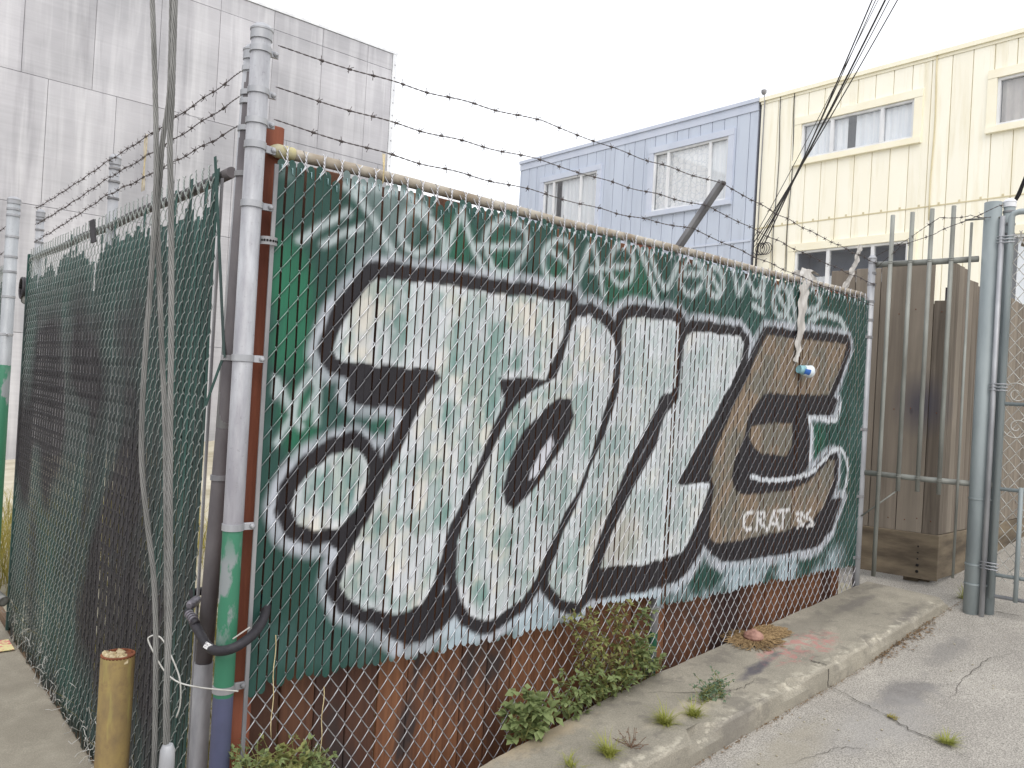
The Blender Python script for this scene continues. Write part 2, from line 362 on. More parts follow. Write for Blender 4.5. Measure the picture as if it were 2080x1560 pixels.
# ------------------------------------------------------------------ mesh helpers
class MB:
    def __init__(self): self.v = []; self.f = []; self.sm = []
    def add(self, vs, fs, smooth=False):
        o = len(self.v); self.v += [tuple(x) for x in vs]; self.f += [tuple(i + o for i in f) for f in fs]; self.sm += [smooth] * len(fs)
    def box(self, lo, hi, frame=None):
        x0, y0, z0 = lo; x1, y1, z1 = hi
        vs = [(x0, y0, z0), (x1, y0, z0), (x1, y1, z0), (x0, y1, z0), (x0, y0, z1), (x1, y0, z1), (x1, y1, z1), (x0, y1, z1)]
        if frame is not None: vs = [frame(*p) for p in vs]
        self.add(vs, [(0, 3, 2, 1), (4, 5, 6, 7), (0, 1, 5, 4), (1, 2, 6, 5), (2, 3, 7, 6), (3, 0, 4, 7)])
    def bbox(self, lo, hi, bev=0.004, frame=None):      # box with chamfered vertical edges and top
        x0, y0, z0 = lo; x1, y1, z1 = hi; e = bev
        def ring(i, z): return [(x0 + i + e, y0 + i, z), (x1 - i - e, y0 + i, z), (x1 - i, y0 + i + e, z), (x1 - i, y1 - i - e, z),
                                (x1 - i - e, y1 - i, z), (x0 + i + e, y1 - i, z), (x0 + i, y1 - i - e, z), (x0 + i, y0 + i + e, z)]
        vs = ring(0, z0) + ring(0, z1 - e) + ring(e, z1)
        fs = [tuple(range(7, -1, -1)), tuple(range(16, 24))]
        for k in (0, 8):
            for i in range(8): j = (i + 1) % 8; fs.append((k + i, k + j, k + 8 + j, k + 8 + i))
        if frame is not None: vs = [frame(*p) for p in vs]
        self.add(vs, fs)
    def tube(self, pts, r, sides=8, cap=True, smooth=True):
        P = np.array(pts, float); n = len(P)
        rr = np.full(n, r) if np.isscalar(r) else np.array(r, float)
        T = np.gradient(P, axis=0); T /= np.linalg.norm(T, axis=1)[:, None] + 1e-12
        up = np.array([0, 0, 1.0]) if abs(T[0][2]) < 0.9 else np.array([1.0, 0, 0])
        a = np.cross(T[0], up); a /= np.linalg.norm(a)
        vs = []; ang = np.arange(sides) * 2 * math.pi / sides
        for i in range(n):
            a = a - T[i] * (a @ T[i]); a /= np.linalg.norm(a) + 1e-12
            b = np.cross(T[i], a)
            vs += [tuple(P[i] + rr[i] * (math.cos(q) * a + math.sin(q) * b)) for q in ang]
        fs = []
        for i in range(n - 1):
            for k in range(sides):
                l = (k + 1) % sides; fs.append((i * sides + k, i * sides + l, (i + 1) * sides + l, (i + 1) * sides + k))
        self.add(vs, fs, smooth)
        if cap:
            o = len(self.v) - len(vs)
            self.f.append(tuple(o + k for k in reversed(range(sides)))); self.sm.append(False)
            self.f.append(tuple(o + (n - 1) * sides + k for k in range(sides))); self.sm.append(False)
    def lathe(self, base, prof, sides=20, axis=(0, 0, 1)):
        ax = Vector(axis).normalized(); q = ax.to_track_quat('Z', 'Y')
        vs = []
        pp = [prof[0]]
        for a, b_, c in zip(prof[:-2], prof[1:-1], prof[2:]):
            d1 = Vector((b_[0] - a[0], b_[1] - a[1])); d2 = Vector((c[0] - b_[0], c[1] - b_[1])); pp.append(b_)
            if d1.length > 1e-7 and d2.length > 1e-7 and d1.angle(d2) > 0.62: pp.append(b_)
        pp.append(prof[-1]); prof = pp
        for r, z in prof:
            for k in range(sides):
                w = q @ Vector((r * math.cos(2 * math.pi * k / sides), r * math.sin(2 * math.pi * k / sides), z)); vs.append((base[0] + w.x, base[1] + w.y, base[2] + w.z))
        fs = []
        for i in range(len(prof) - 1):
            if prof[i] == prof[i + 1]: continue
            for k in range(sides):
                l = (k + 1) % sides; fs.append((i * sides + k, i * sides + l, (i + 1) * sides + l, (i + 1) * sides + k))
        self.add(vs, fs, True)
        o = len(self.v) - len(vs)
        if prof[0][0] > 1e-6: self.f.append(tuple(o + k for k in reversed(range(sides)))); self.sm.append(False)
        if prof[-1][0] > 1e-6: self.f.append(tuple(o + (len(prof) - 1) * sides + k for k in range(sides))); self.sm.append(False)
    def mesh(self, name, mat):
        me = bpy.data.meshes.new(name); me.from_pydata(self.v, [], self.f)
        me.polygons.foreach_set('use_smooth', self.sm); me.materials.append(MATS[mat]); me.update(); return me
    def build(self, name, mat, parent=None):
        return link(name, self.mesh(name, mat), parent)
def link(name, me, parent=None):
    o = bpy.data.objects.new(name, me); COL.objects.link(o)
    if parent is not None: o.parent = parent; o.matrix_parent_inverse = Matrix.Translation(-parent.location)
    return o
def tag(o, label=None, cat=None, group=None, kind=None):
    if label: o['label'] = label
    if cat: o['category'] = cat
    if group: o['group'] = group
    if kind: o['kind'] = kind
    return o
def empty(name, loc, label, cat, group=None):
    o = bpy.data.objects.new(name, None); COL.objects.link(o); o.location = loc; o.empty_display_size = 0.1
    return tag(o, label, cat, group)
def vnoise(x, y, seed=0):
    x = np.asarray(x, float); y = np.asarray(y, float)
    xi = np.floor(x).astype(int); yi = np.floor(y).astype(int); fx = x - xi; fy = y - yi
    fx = fx * fx * (3 - 2 * fx); fy = fy * fy * (3 - 2 * fy)
    def h(a, b):
        n = (a * 374761393 + b * 668265263 + seed * 1442695) & 0x7fffffff
        n = ((n ^ (n >> 13)) * 1274126177) & 0x7fffffff
        return ((n ^ (n >> 16)) & 0xffff) / 65535.0
    return (h(xi, yi) * (1 - fx) + h(xi + 1, yi) * fx) * (1 - fy) + (h(xi, yi + 1) * (1 - fx) + h(xi + 1, yi + 1) * fx) * fy
def fbm(x, y, seed=0, o=4):
    s = 0; a = 0.5; tot = 0
    for k in range(o): s = s + a * vnoise(np.asarray(x) * 2 ** k, np.asarray(y) * 2 ** k, seed + k); tot += a; a *= 0.5
    return s / tot


# ------------------------------------------------------------------ the setting: ground sheets, ledge
def sheet(name, xs, ys, zf, mat, label=None, jitter=0.0, thick=0.25):
    nx, ny = len(xs), len(ys)
    X, Y = np.meshgrid(xs, ys, indexing='ij')
    Zt = np.vectorize(zf)(X, Y) + (jitter * (fbm(X * 3, Y * 3, 5) - 0.5) if jitter else 0)
    vs = [tuple(p) for p in np.stack([X, Y, Zt], -1).reshape(-1, 3)]
    fs = [(i * ny + j, (i + 1) * ny + j, (i + 1) * ny + j + 1, i * ny + j + 1) for i in range(nx - 1) for j in range(ny - 1)]
    m = MB(); m.add(vs, fs, True)
    return tag(m.build(name, mat), label, None, None, 'structure')
sheet('ground', [-600, 600], [-600, 600], lambda x, y: -0.6, 'far_ground', 'grey ground around the fenced yard')
sheet('sidewalk', np.linspace(-8, 0.011, 34), np.linspace(-0.3, 14, 50), lambda x, y: 0.02, 'sidewalk_concrete', 'worn beige concrete sidewalk beside the dark slatted fence', 0.012)
LOT_EDGE = -0.565
sheet('parking_lot', np.concatenate([np.linspace(-9, 0.9, 12), np.linspace(1.0, 6.5, 80), np.linspace(7, 26, 12)]),
      np.concatenate([np.linspace(-14, -2.2, 14), np.linspace(-2.1, LOT_EDGE + 0.02, 36)]), lambda x, y: lot_z(x), 'lot_concrete', 'speckled pale concrete lot below the ledge', 0.012)
sheet('gate_apron', np.linspace(4.63, 26, 40), np.linspace(LOT_EDGE + 0.005, 0.45, 10), lambda x, y: lot_z(x) - 0.004 + 0.0, 'lot_concrete', 'concrete apron under the wooden enclosure and gate', 0.008)
sheet('yard', np.linspace(0.03, 24, 40), np.linspace(0.1, 30, 40), lambda x, y: -0.05 + B_L * min(x, 9), 'yard_ground', 'pale bare yard inside the fences', 0.05)
sheet('back_lane', np.linspace(-12, 0.02, 10), np.linspace(14.05, 40, 10), lambda x, y: 0.0, 'yard_ground', 'pale lane beyond the sidewalk')

def ledge():
    m = MB(); xs = np.linspace(-0.2, 4.62, 190)
    rows = []
    inner = lambda x: np.interp(x, [-0.2, 1.0, 1.97, 2.34, 4.62], [-0.16, -0.115, -0.03, -0.012, -0.005])
    for x in xs:
        n1 = float(fbm(x * 5, 1.3, 11)) - 0.5; n2 = float(fbm(x * 16, 4.1, 12, 3)) - 0.5
        chip = max(0.0, float(fbm(x * 4.1, 9.7, 14, 4)) - 0.52) * 0.30
        zt = ledge_z(x); yo = -0.575 + 0.012 * n1
        yi = float(inner(x)) + 0.012 * n2
        z_bot = lot_z(x) - 0.12
        prof = [(yi, z_bot - 0.1), (yi, zt - 0.012), (yi - 0.012, zt)]
        for k in range(1, 9): 
            yy = yi + (yo + 0.02 - yi) * k / 9; prof.append((yy, zt + 0.006 * (float(fbm(x * 4, yy * 4, 21)) - 0.5)))
        prof += [(yo + 0.012 + chip, zt - 0.001 + 0.003 * n2), (yo + 0.004 + chip * 0.9, zt - 0.004 - 0.008 * abs(n2) - chip * 0.35), (yo + chip * 0.3, zt - 0.012 - chip * 0.45), (yo - 0.004, zt - 0.06), (yo - 0.006, z_bot)]
        rows.append([(x, y, z) for y, z in prof])
    k = len(rows[0]); vs = [p for r in rows for p in r]
    fs = [(i * k + j, i * k + j + 1, (i + 1) * k + j + 1, (i + 1) * k + j) for i in range(len(rows) - 1) for j in range(k - 1)]
    fs += [tuple(range(k)), tuple(reversed(range((len(rows) - 1) * k, len(rows) * k)))]
    m.add(vs, fs, False)
    return tag(m.build('ledge', 'ledge_concrete'), 'low weathered concrete ledge along the foot of the painted fence', None, None, 'structure')
LEDGE = ledge()
m = MB(); m.box((0.012, 0.3, -0.3), (0.05, 14, 0.075)); m.build('curb_board', 'curb_timber', None)
tag(bpy.data.objects['curb_board'], 'brown timber curb board under the dark slatted fence', None, None, 'structure')
# cracks: thin dark fissures following the concrete
def fissure(pts, surf, w, parent, mat='pipe_bore'):
    m = MB(); P_ = []
    for a, b_ in zip(pts[:-1], pts[1:]):
        for k in range(8): P_.append(np.array(a) + (np.array(b_) - np.array(a)) * k / 8)
    P_.append(np.array(pts[-1])); P_ = [p + np.array([*(rng.normal(0, 0.006, 2)), 0]) for p in P_]
    vs = []; n = len(P_)
    for i, p in enumerate(P_):
        d = P_[min(i + 1, n - 1)] - P_[max(i - 1, 0)]; d = d / (np.linalg.norm(d) + 1e-9); q = np.array([-d[1], d[0], 0]); ww = w * (0.4 + rng.random()) * min(1, 0.3 + 3 * min(i, n - 1 - i) / n)
        for s in (-1, 1):
            r = p + s * q * ww; vs.append((r[0], r[1], surf(r[0]) + 0.0035))
    m.add(vs, [(2 * i, 2 * i + 1, 2 * i + 3, 2 * i + 2) for i in range(n - 1)])
    return m.build('crack', mat, parent)
LOT = bpy.data.objects['parking_lot']
simple('fissure_dark', lin((84, 80, 74)), lin((64, 60, 56)), 30, 0.95)
fissure([on_slope(1684, 1394, -.112), on_slope(1735, 1420, -.112), on_slope(1795, 1450, -.112), on_slope(1850, 1485, -.112), on_slope(1900, 1505, -.112), on_slope(1965, 1540, -.112)], lambda x: lot_z(x) + 0.004, 0.003, LOT, 'fissure_dark')
fissure([on_slope(1676, 1352), on_slope(1660, 1346), on_slope(1640, 1340)], lambda x: ledge_z(x) + 0.001, 0.003, LEDGE, 'fissure_dark')
fissure([on_slope(1540, 1378), on_slope(1510, 1398), on_slope(1480, 1405), on_slope(1440, 1407), on_slope(1315, 1408)], lambda x: ledge_z(x) + 0.001, 0.002, LEDGE, 'fissure_dark')
fissure([on_slope(1960, 1235, -.07), on_slope(2010, 1250, -.07), on_slope(2078, 1262, -.07)], lambda x: lot_z(x) + 0.004, 0.003, LOT, 'fissure_dark')
fissure([on_slope(2076, 1330, -.09), on_slope(2010, 1345, -.1), on_slope(1955, 1380, -.1), on_slope(1930, 1420, -.11)], lambda x: lot_z(x) + 0.004, 0.0016, LOT, 'fissure_dark')
fissure([on_slope(1600, 1555, -.112), on_slope(1700, 1520, -.112), on_slope(1760, 1522, -.112)], lambda x: lot_z(x) + 0.004, 0.0014, LOT, 'fissure_dark')
m = MB()  # crack running down the kerb face
xk = on_slope(1676, 1352)[0]; pts = [(xk + rng.normal(0, .004), -0.583, ledge_z(xk) - 0.01 - k * 0.012) for k in range(9)]
m.tube(pts, 0.0022, 4); m.build('crack', 'fissure_dark', LEDGE)

# ------------------------------------------------------------------ far building: cement panels
D = 15.0
bld = empty('panel_building', (4, D, 0), 'tall windowless building clad in streaked grey cement panels behind the barbed wire', 'building')
XR = 9.60; ZT = 8.27 + ZC
m = MB(); m.box((-22, D + 0.03, -0.6), (XR - 0.02, D + 14, ZT - 0.02)); m.build('wall', 'panel_joint', bld)
rows_z = [5.42 + ZC - 2.445 * k for k in (3, 2, 1, 0)] + [5.42 + ZC + 2.43, ZT]
offs = [0.35, 0.9, 1.94, 1.94, 2.7, 2.7]
panel_meshes = {}
for r, (z0, z1) in enumerate(zip([rows_z[0] - 2.4] + rows_z[:-1], rows_z)):
    x = offs[r] - 1.215 * 6
    while x < XR - 0.05:
        x1 = min(x + 1.215, XR - 0.12)
        if x1 - x > 0.1:
            k = (round(x1 - x, 3), round(z1 - z0, 3))
            if k not in panel_meshes:
                mm = MB(); mm.bbox((0, 0, 0), (k[0] - 0.008, 0.028, k[1] - 0.01), 0.002); panel_meshes[k] = mm.mesh('panel', 'cement_panel')
            o = link('panel', panel_meshes[k], bld); o.location = (x, D + random.uniform(-0.004, 0.003), z0)
        x += 1.215
m = MB(); m.box((XR - 0.115, D - 0.012, -0.6), (XR, D + 0.2, ZT)); m.build('corner_trim', 'white_paint', bld)
m = MB()
for k in range(26): m.lathe((XR - 0.05, D - 0.012, 2 + k * 0.32), [(0.016, 0), (0.016, 0.006), (0.0, 0.01)], 8, (0, -1, 0))
m.build('nail_heads', 'panel_joint', bld)
m = MB(); m.box((-22, D - 0.02, ZT), (XR + 0.01, D + 0.2, ZT + 0.06)); m.build('roof_cap', 'white_paint', bld)

# ------------------------------------------------------------------ houses with vertical siding (face on plane x = E)
E_ = 12.0
def window(parent, y0, y1, z0, z1, trim_mat, mull, curtain, hood=False, blind=False):
    w = empty('window', (E_, (y0 + y1) / 2, z0), None, None); w.parent = parent; w.matrix_parent_inverse = Matrix.Translation(-parent.location)
    tw = 0.13
    for nm, lo, hi in (('trim_board', (E_ - 0.055, y0 - tw, z1 + 0.002), (E_ + 0.02, y1 + tw, z1 + tw)), ('sill_board', (E_ - 0.075, y0 - tw, z0 - tw * 0.75), (E_ + 0.02, y1 + tw, z0 - 0.002)),
                       ('trim_board', (E_ - 0.05, y0 - tw, z0), (E_ + 0.02, y0 - 0.002, z1)), ('trim_board', (E_ - 0.05, y1 + 0.002, z0), (E_ + 0.02, y1 + tw, z1))):
        m = MB(); m.box(lo, hi); m.build(nm, trim_mat, w)
    m = MB(); fw = 0.04; xo0, xo1 = E_ - 0.02, E_ + 0.04
    m.box((xo0, y0, z0), (xo1, y1, z0 + fw)); m.box((xo0, y0, z1 - fw), (xo1, y1, z1))
    m.box((xo0 + .001, y0, z0 + fw), (xo1, y0 + fw, z1 - fw)); m.box((xo0 + .001, y1 - fw, z0 + fw), (xo1, y1, z1 - fw))
    for my in mull: m.box((xo0 - 0.004, my - 0.028, z0 + fw), (xo1, my + 0.028, z1 - fw))
    m.build('window_frame', 'white_paint', w)
    ed = [y0] + list(mull) + [y1]
    for a, b_ in zip(ed[:-1], ed[1:]):
        m = MB(); m.box((E_ + 0.012, a + 0.03, z0 + 0.03), (E_ + 0.018, b_ - 0.03, z1 - 0.03)); m.build('pane', 'window_glass', w)
    m = MB()   # recess behind the glass
    m.add([(E_ + 0.05, y0, z0), (E_ + 0.05, y1, z0), (E_ + 0.05, y1, z1), (E_ + 0.05, y0, z1), (E_ + 0.5, y0, z0), (E_ + 0.5, y1, z0), (E_ + 0.5, y1, z1), (E_ + 0.5, y0, z1)],
          [(4, 5, 6, 7), (0, 1, 5, 4), (1, 2, 6, 5), (2, 3, 7, 6), (3, 0, 4, 7)]); m.build('room_recess', 'dark_room', w)
    for (ca, cb, cm, ctop) in curtain:
        m = MB(); n = max(12, int((cb - ca) / 0.02)); vs = []
        for i in range(n + 1):
            y = ca + (cb - ca) * i / n; dx = 0.018 * math.sin(y * 46 + 2 * math.sin(y * 7))
            vs += [(E_ + 0.065 + dx, y, z0 + 0.05), (E_ + 0.065 + dx * 0.5, y, ctop)]
        m.add(vs, [(2 * i, 2 * i + 2, 2 * i + 3, 2 * i + 1) for i in range(n)], True); m.build('curtain', cm, w)
    return w
def house(name, label, y0, y1, ztop, board_mat, groove_mat, trim_mat, pitch, wins, ycap, off):
    h = empty(name, (E_, (y0 + y1) / 2, 0), label, 'house')
    m = MB(); segs = sorted(wins, key=lambda q: q[0])
    # backing wall with openings: built from strips round the windows
    ys = sorted({y0, y1, *[q[0] for q in segs], *[q[1] for q in segs]})
    for a, b_ in zip(ys[:-1], ys[1:]):
        cuts = sorted([(q[2], q[3]) for q in segs if q[0] <= a + 1e-6 and q[1] >= b_ - 1e-6]); z = -0.6
        for c0, c1 in cuts + [(ztop, ztop)]:
            if c0 - z > 0.01: m.box((E_ + 0.004, a, z), (E_ + 0.045, b_, c0))
            z = c1
    m.box((E_ + 0.6, y0 + 0.01, -0.6), (E_ + 9, y1 - 0.01, ztop - 0.01)); m.box((E_ + 0.045, y0 + .005, -0.6), (E_ + 0.61, y0 + 0.05, ztop - .005)); m.box((E_ + 0.045, y1 - 0.05, -0.6), (E_ + 0.61, y1 - .005, ztop - .005))
    m.build('wall', groove_mat, h)
    cache = {}
    gr = [y0] + list(np.arange(y0 + off, y1, pitch)) + [y1]
    ex = [e for q in segs for e in (q[0] - 0.128, q[1] + 0.128) if all(abs(e - v) > 0.02 for v in gr)]
    bs = sorted([(v, 0.006) for v in gr] + [(e, 0.0004) for e in ex])
    for (a, ga), (b_, gb) in zip(bs[:-1], bs[1:]):
        a, b_ = a + ga, b_ - gb
        if b_ - a < 0.012: continue
        cuts = sorted([(q[2] - 0.09, q[3] + 0.12) for q in segs if q[0] - 0.1 < (a + b_) / 2 < q[1] + 0.1]); z = -0.6
        for c0, c1 in cuts + [(ztop, ztop)]:
            if c0 - z > 0.03:
                k = (round(b_ - a, 3), round(c0 - z, 3))
                if k not in cache:
                    mm = MB(); mm.bbox((-0.014, 0, 0), (0.006, k[0], k[1]), 0.003); cache[k] = mm.mesh('siding_board', board_mat)
                o = link('siding_board', cache[k], h); o.location = (E_, a, z)
            z = c1
    m = MB(); m.box((E_ - 0.06, y0 - 0.02, ztop), (E_ + 9, y1 + 0.02, ztop + 0.07)); m.box((E_ - 0.03, y0, ztop - ycap), (E_ - 0.016, y1, ztop - .002)); m.build('roof_trim', trim_mat, h)
    return h
Z_ = lambda z: z + ZC
bw = [(6.55, 8.40, Z_(3.86), Z_(5.10)), (10.02, 11.80, Z_(3.55), Z_(5.02))]
blue = house('blue_house', 'pale blue house with vertical board siding and two curtained windows behind the painted fence', 5.93, 12.72, Z_(5.62), 'blue_siding', 'blue_groove', 'blue_trim', 0.285, bw, 0.16, 0.18)
window(blue, *bw[0], 'blue_trim', [7.0 - 0.02, 8.02], [(7.05, 8.36, 'lace_curtain', Z_(5.06)), (6.62, 7.02, 'plain_curtain', Z_(5.06))])
window(blue, *bw[1], 'blue_trim', [10.55, 11.45], [(10.05, 11.25, 'plain_curtain', Z_(4.98)), (11.42, 11.76, 'plain_curtain', Z_(4.98))])
m = MB(); m.box((E_ - 0.03, 5.95, Z_(3.0)), (E_ - 0.016, 8.4, Z_(3.04))); m.build('trim_board', 'blue_trim', blue)
yw = [(3.06, 5.02, Z_(4.36), Z_(5.00)), (-0.2, 1.86, Z_(4.30), Z_(5.02)), (3.04, 5.02, Z_(1.45), Z_(2.72)), (-0.4, 1.62, Z_(1.45), Z_(2.65))]
yel = house('yellow_house', 'pale yellow house with vertical board siding and white windows, next to the blue house', -9.0, 5.88, Z_(5.60), 'yellow_siding', 'yellow_groove', 'yellow_trim', 0.30, yw, 0.05, 0.12)
window(yel, *yw[0], 'yellow_trim', [3.58, 4.45], [(3.1, 3.56, 'plain_curtain', Z_(4.96)), (3.58, 4.05, 'plain_curtain', Z_(4.96)), (4.2, 4.98, 'plain_curtain', Z_(4.96))])
window(yel, *yw[1], 'yellow_trim', [0.8], [(-0.1, 1.82, 'yellow_shade', Z_(4.98))])
window(yel, *yw[2], 'yellow_trim', [3.62, 4.4], [(3.1, 4.7, 'plain_curtain', Z_(2.25))])
window(yel, *yw[3], 'yellow_trim', [0.7], [(-0.3, 1.5, 'plain_curtain', Z_(2.6))])
m = MB()
for ya in np.arange(-8.8, 5.8, 0.3): m.box((E_ - 0.022, ya, Z_(3.24)), (E_ - 0.0145, ya + 0.03, Z_(3.27)))
m.build('siding_clips', 'yellow_groove', yel)
m = MB(); m.box((E_ - 0.02, -9, Z_(3.215)), (E_ - 0.0145, 5.87, Z_(3.235))); m.build('belt_joint', 'yellow_groove', yel)
m = MB(); m.tube([(E_ - 0.05, 5.82, Z_(5.75)), (E_ - 0.05, 5.80, Z_(5.66)), (E_ - 0.05, 5.79, Z_(5.55)), (E_ - 0.05, 5.79, Z_(3))], 0.012, 6); m.lathe((E_ - .05, 5.82, Z_(5.72)), [(.03, 0), (.05, .03), (.05, .08), (0, .1)], 8); m.build('service_conduit', 'panel_joint', yel)
m = MB(); m.box((13.6, 12.4, -0.6), (22, 16.5, Z_(4.95))); m.add([(13.4, 12.2, Z_(4.95)), (22, 12.2, Z_(4.95)), (22, 16.9, Z_(4.4)), (13.4, 16.9, Z_(4.4)), (13.4, 12.2, Z_(5.1)), (22, 12.2, Z_(5.1)), (22, 16.9, Z_(4.55)), (13.4, 16.9, Z_(4.55))],
     [(0, 3, 2, 1), (4, 5, 6, 7), (0, 1, 5, 4), (1, 2, 6, 5), (2, 3, 7, 6), (3, 0, 4, 7)])
tag(m.build('garage', 'dark_roof'), 'dark roofed shed peeking out beside the blue house', 'shed')

# ------------------------------------------------------------------ graffiti, laid out on the fence plane in metres (s along, z up)
def pl(pts): return np.array([[*(on_y(u, v)[[0, 2]])] for u, v in pts])
T_FILL = pl([(768,566),(904,578),(1000,595),(1087,604),(1156,615),(1146,679),(1126,725),(1108,768),(1012,767),(1018,787),(1024,808),(1016,834),(996,874),(979,923),(961,966),(936,1024),(912,1067),(895,1134),(884,1170),(875,1196),(852,1231),(817,1244),(777,1244),(739,1234),(708,1220),(690,1188),(699,1160),(722,1105),(751,1047),(777,989),(811,920),(852,828),(884,778),(897,765),(887,752),(861,747),(788,744),(731,739),(685,731),(675,713),(699,650),(731,604),(754,575)])
BALL = pl([(713,911),(735,925),(748,946),(745,981),(722,1038),(690,1070),(638,1079),(604,1064),(591,1030),(601,995),(630,958),(673,926)])
O_FILL = pl([(1172,643),(1199,641),(1228,662),(1245,688),(1252,716),(1248,760),(1239,803),(1225,843),(1202,920),(1173,1000),(1150,1035),(1127,1089),(1107,1127),(1087,1176),(1058,1219),(1017,1248),(985,1260),(953,1246),(936,1217),(927,1168),(930,1096),(944,1053),(962,1010),(990,937),(1019,874),(1036,838),(1060,812),(1098,782),(1130,766),(1146,722),(1160,670)])
O_IN = pl([(1136,809),(1161,814),(1166,846),(1156,881),(1127,931),(1095,977),(1069,1011),(1043,1035),(1026,1026),(1022,994),(1032,945),(1058,885),(1078,861),(1107,826)])
O_HI = pl([(1121,885),(1125,905),(1100,948),(1087,965),(1075,974),(1078,958),(1098,913)])
L1 = pl([(1268,653),(1288,644),(1372,653),(1379,663),(1374,788),(1343,806),(1329,835),(1310,872),(1290,912),(1268,960),(1250,1008),(1222,1080),(1200,1141),(1185,1205),(1170,1225),(1138,1216),(1115,1187),(1115,1164),(1130,1127),(1144,1081),(1173,1023),(1202,945),(1228,884),(1245,835),(1257,788),(1262,731),(1264,673)])
L2 = pl([(1407,673),(1450,676),(1502,685),(1511,696),(1505,731),(1493,765),(1456,832),(1427,885),(1395,945),(1378,974),(1378,986),(1438,980),(1440,988),(1427,1029),(1415,1063),(1401,1095),(1387,1118),(1369,1130),(1346,1136),(1303,1147),(1251,1150),(1219,1156),(1228,1127),(1245,1081),(1280,1005),(1310,948),(1336,897),(1345,861),(1356,835),(1378,812),(1382,760),(1388,702),(1396,682)])
E_FILL = pl([(1558,680),(1575,683),(1717,697),(1719,706),(1708,740),(1685,798),(1676,804),(1552,800),(1538,824),(1523,838),(1512,887),(1494,930),(1486,973),(1497,999),(1515,1003),(1549,1003),(1601,995),(1636,982),(1659,962),(1682,936),(1695,933),(1693,973),(1676,1022),(1653,1054),(1595,1077),(1538,1089),(1480,1101),(1453,1104),(1441,1089),(1444,1038),(1450,988),(1441,960),(1450,922),(1473,867),(1489,827),(1517,769),(1538,717)])
E_MID = pl([(1526,863),(1610,857),(1609,901),(1597,926),(1549,923),(1532,910),(1520,884)])
BLACKS = [pl(q) for q in (
    [(652,722),(690,738),(887,752),(900,776),(880,800),(840,834),(722,828),(703,802),(705,772),(672,748)],
    [(1005,765),(1112,766),(1100,786),(1060,815),(1036,840),(1024,835),(1028,808)],
    [(1374,786),(1380,812),(1350,842),(1330,838)],
    [(1195,1150),(1300,1148),(1400,1112),(1435,1020),(1455,990),(1448,1060),(1425,1120),(1400,1158),(1372,1186),(1310,1203),(1210,1222),(1180,1220)],
    [(1552,800),(1690,802),(1702,812),(1692,843),(1641,843),(1645,885),(1642,945),(1625,985),(1549,1001),(1497,999),(1486,973),(1494,930),(1512,887),(1523,838)],
    [(690,1200),(740,1240),(850,1242),(885,1210),(930,1180),(940,1235),(900,1275),(860,1305),(820,1312),(785,1290),(720,1260)],
    [(1441,1095),(1480,1105),(1595,1082),(1660,1056),(1690,1010),(1712,1010),(1690,1075),(1660,1112),(1560,1132),(1470,1144),(1445,1128),(1428,1100)],
    [(565,1030),(600,1085),(650,1098),(690,1120),(716,1108),(752,1040),(780,970),(770,905),(735,925),(748,946),(745,981),(722,1038),(690,1070),(638,1079),(604,1064),(591,1030)],
    [(1384,975),(1440,990),(1455,985),(1450,960),(1440,930),(1465,880),(1500,800),(1520,740),(1512,690),(1490,770),(1430,880)])]
FILLS = [T_FILL, BALL, O_FILL, L1, L2]
def sdf(poly, X, Y):
    a = poly; b_ = np.roll(poly, -1, 0); d = np.full(X.shape, 1e9); ins = np.zeros(X.shape, bool)
    for (ax, ay), (bx, by) in zip(a, b_):
        ex, ey = bx - ax, by - ay; L = ex * ex + ey * ey + 1e-12
        t_ = np.clip(((X - ax) * ex + (Y - ay) * ey) / L, 0, 1)
        d = np.minimum(d, (X - ax - t_ * ex) ** 2 + (Y - ay - t_ * ey) ** 2)
        c = ((ay > Y) != (by > Y)) & (X < (bx - ax) * (Y - ay) / (by - ay + 1e-12) + ax); ins ^= c
    d = np.sqrt(d); return np.where(ins, -d, d)
def strokes_d(lines, X, Y):
    d = np.full(X.shape, 1e9)
    for ln in lines:
        for (ax, ay), (bx, by) in zip(ln[:-1], ln[1:]):
            ex, ey = bx - ax, by - ay; L = ex * ex + ey * ey + 1e-12
            t_ = np.clip(((X - ax) * ex + (Y - ay) * ey) / L, 0, 1)
            d = np.minimum(d, (X - ax - t_ * ex) ** 2 + (Y - ay - t_ * ey) ** 2)
    return np.sqrt(d)
def smooth_line(pts, n=6):
    P_ = [np.array(p, float) for p in pts]
    if len(P_) < 3: return P_
    Q = [2 * P_[0] - P_[1]] + P_ + [2 * P_[-1] - P_[-2]]; out = []
    for i in range(1, len(Q) - 2):
        for k in range(n):
            t_ = k / n; a, b_, c, d = Q[i - 1], Q[i], Q[i + 1], Q[i + 2]
            out.append(0.5 * ((2 * b_) + (c - a) * t_ + (2 * a - 5 * b_ + 4 * c - d) * t_ ** 2 + (3 * b_ - a - 3 * c + d) * t_ ** 3))
    return out + [P_[-1]]
def loop(cx, cy, rx, ry, tilt=0.0, a0=0, a1=360, n=14):
    return [(cx + rx * math.cos(math.radians(a0 + (a1 - a0) * k / n)) + tilt * ry * math.sin(math.radians(a0 + (a1 - a0) * k / n)), cy + ry * math.sin(math.radians(a0 + (a1 - a0) * k / n))) for k in range(n + 1)]
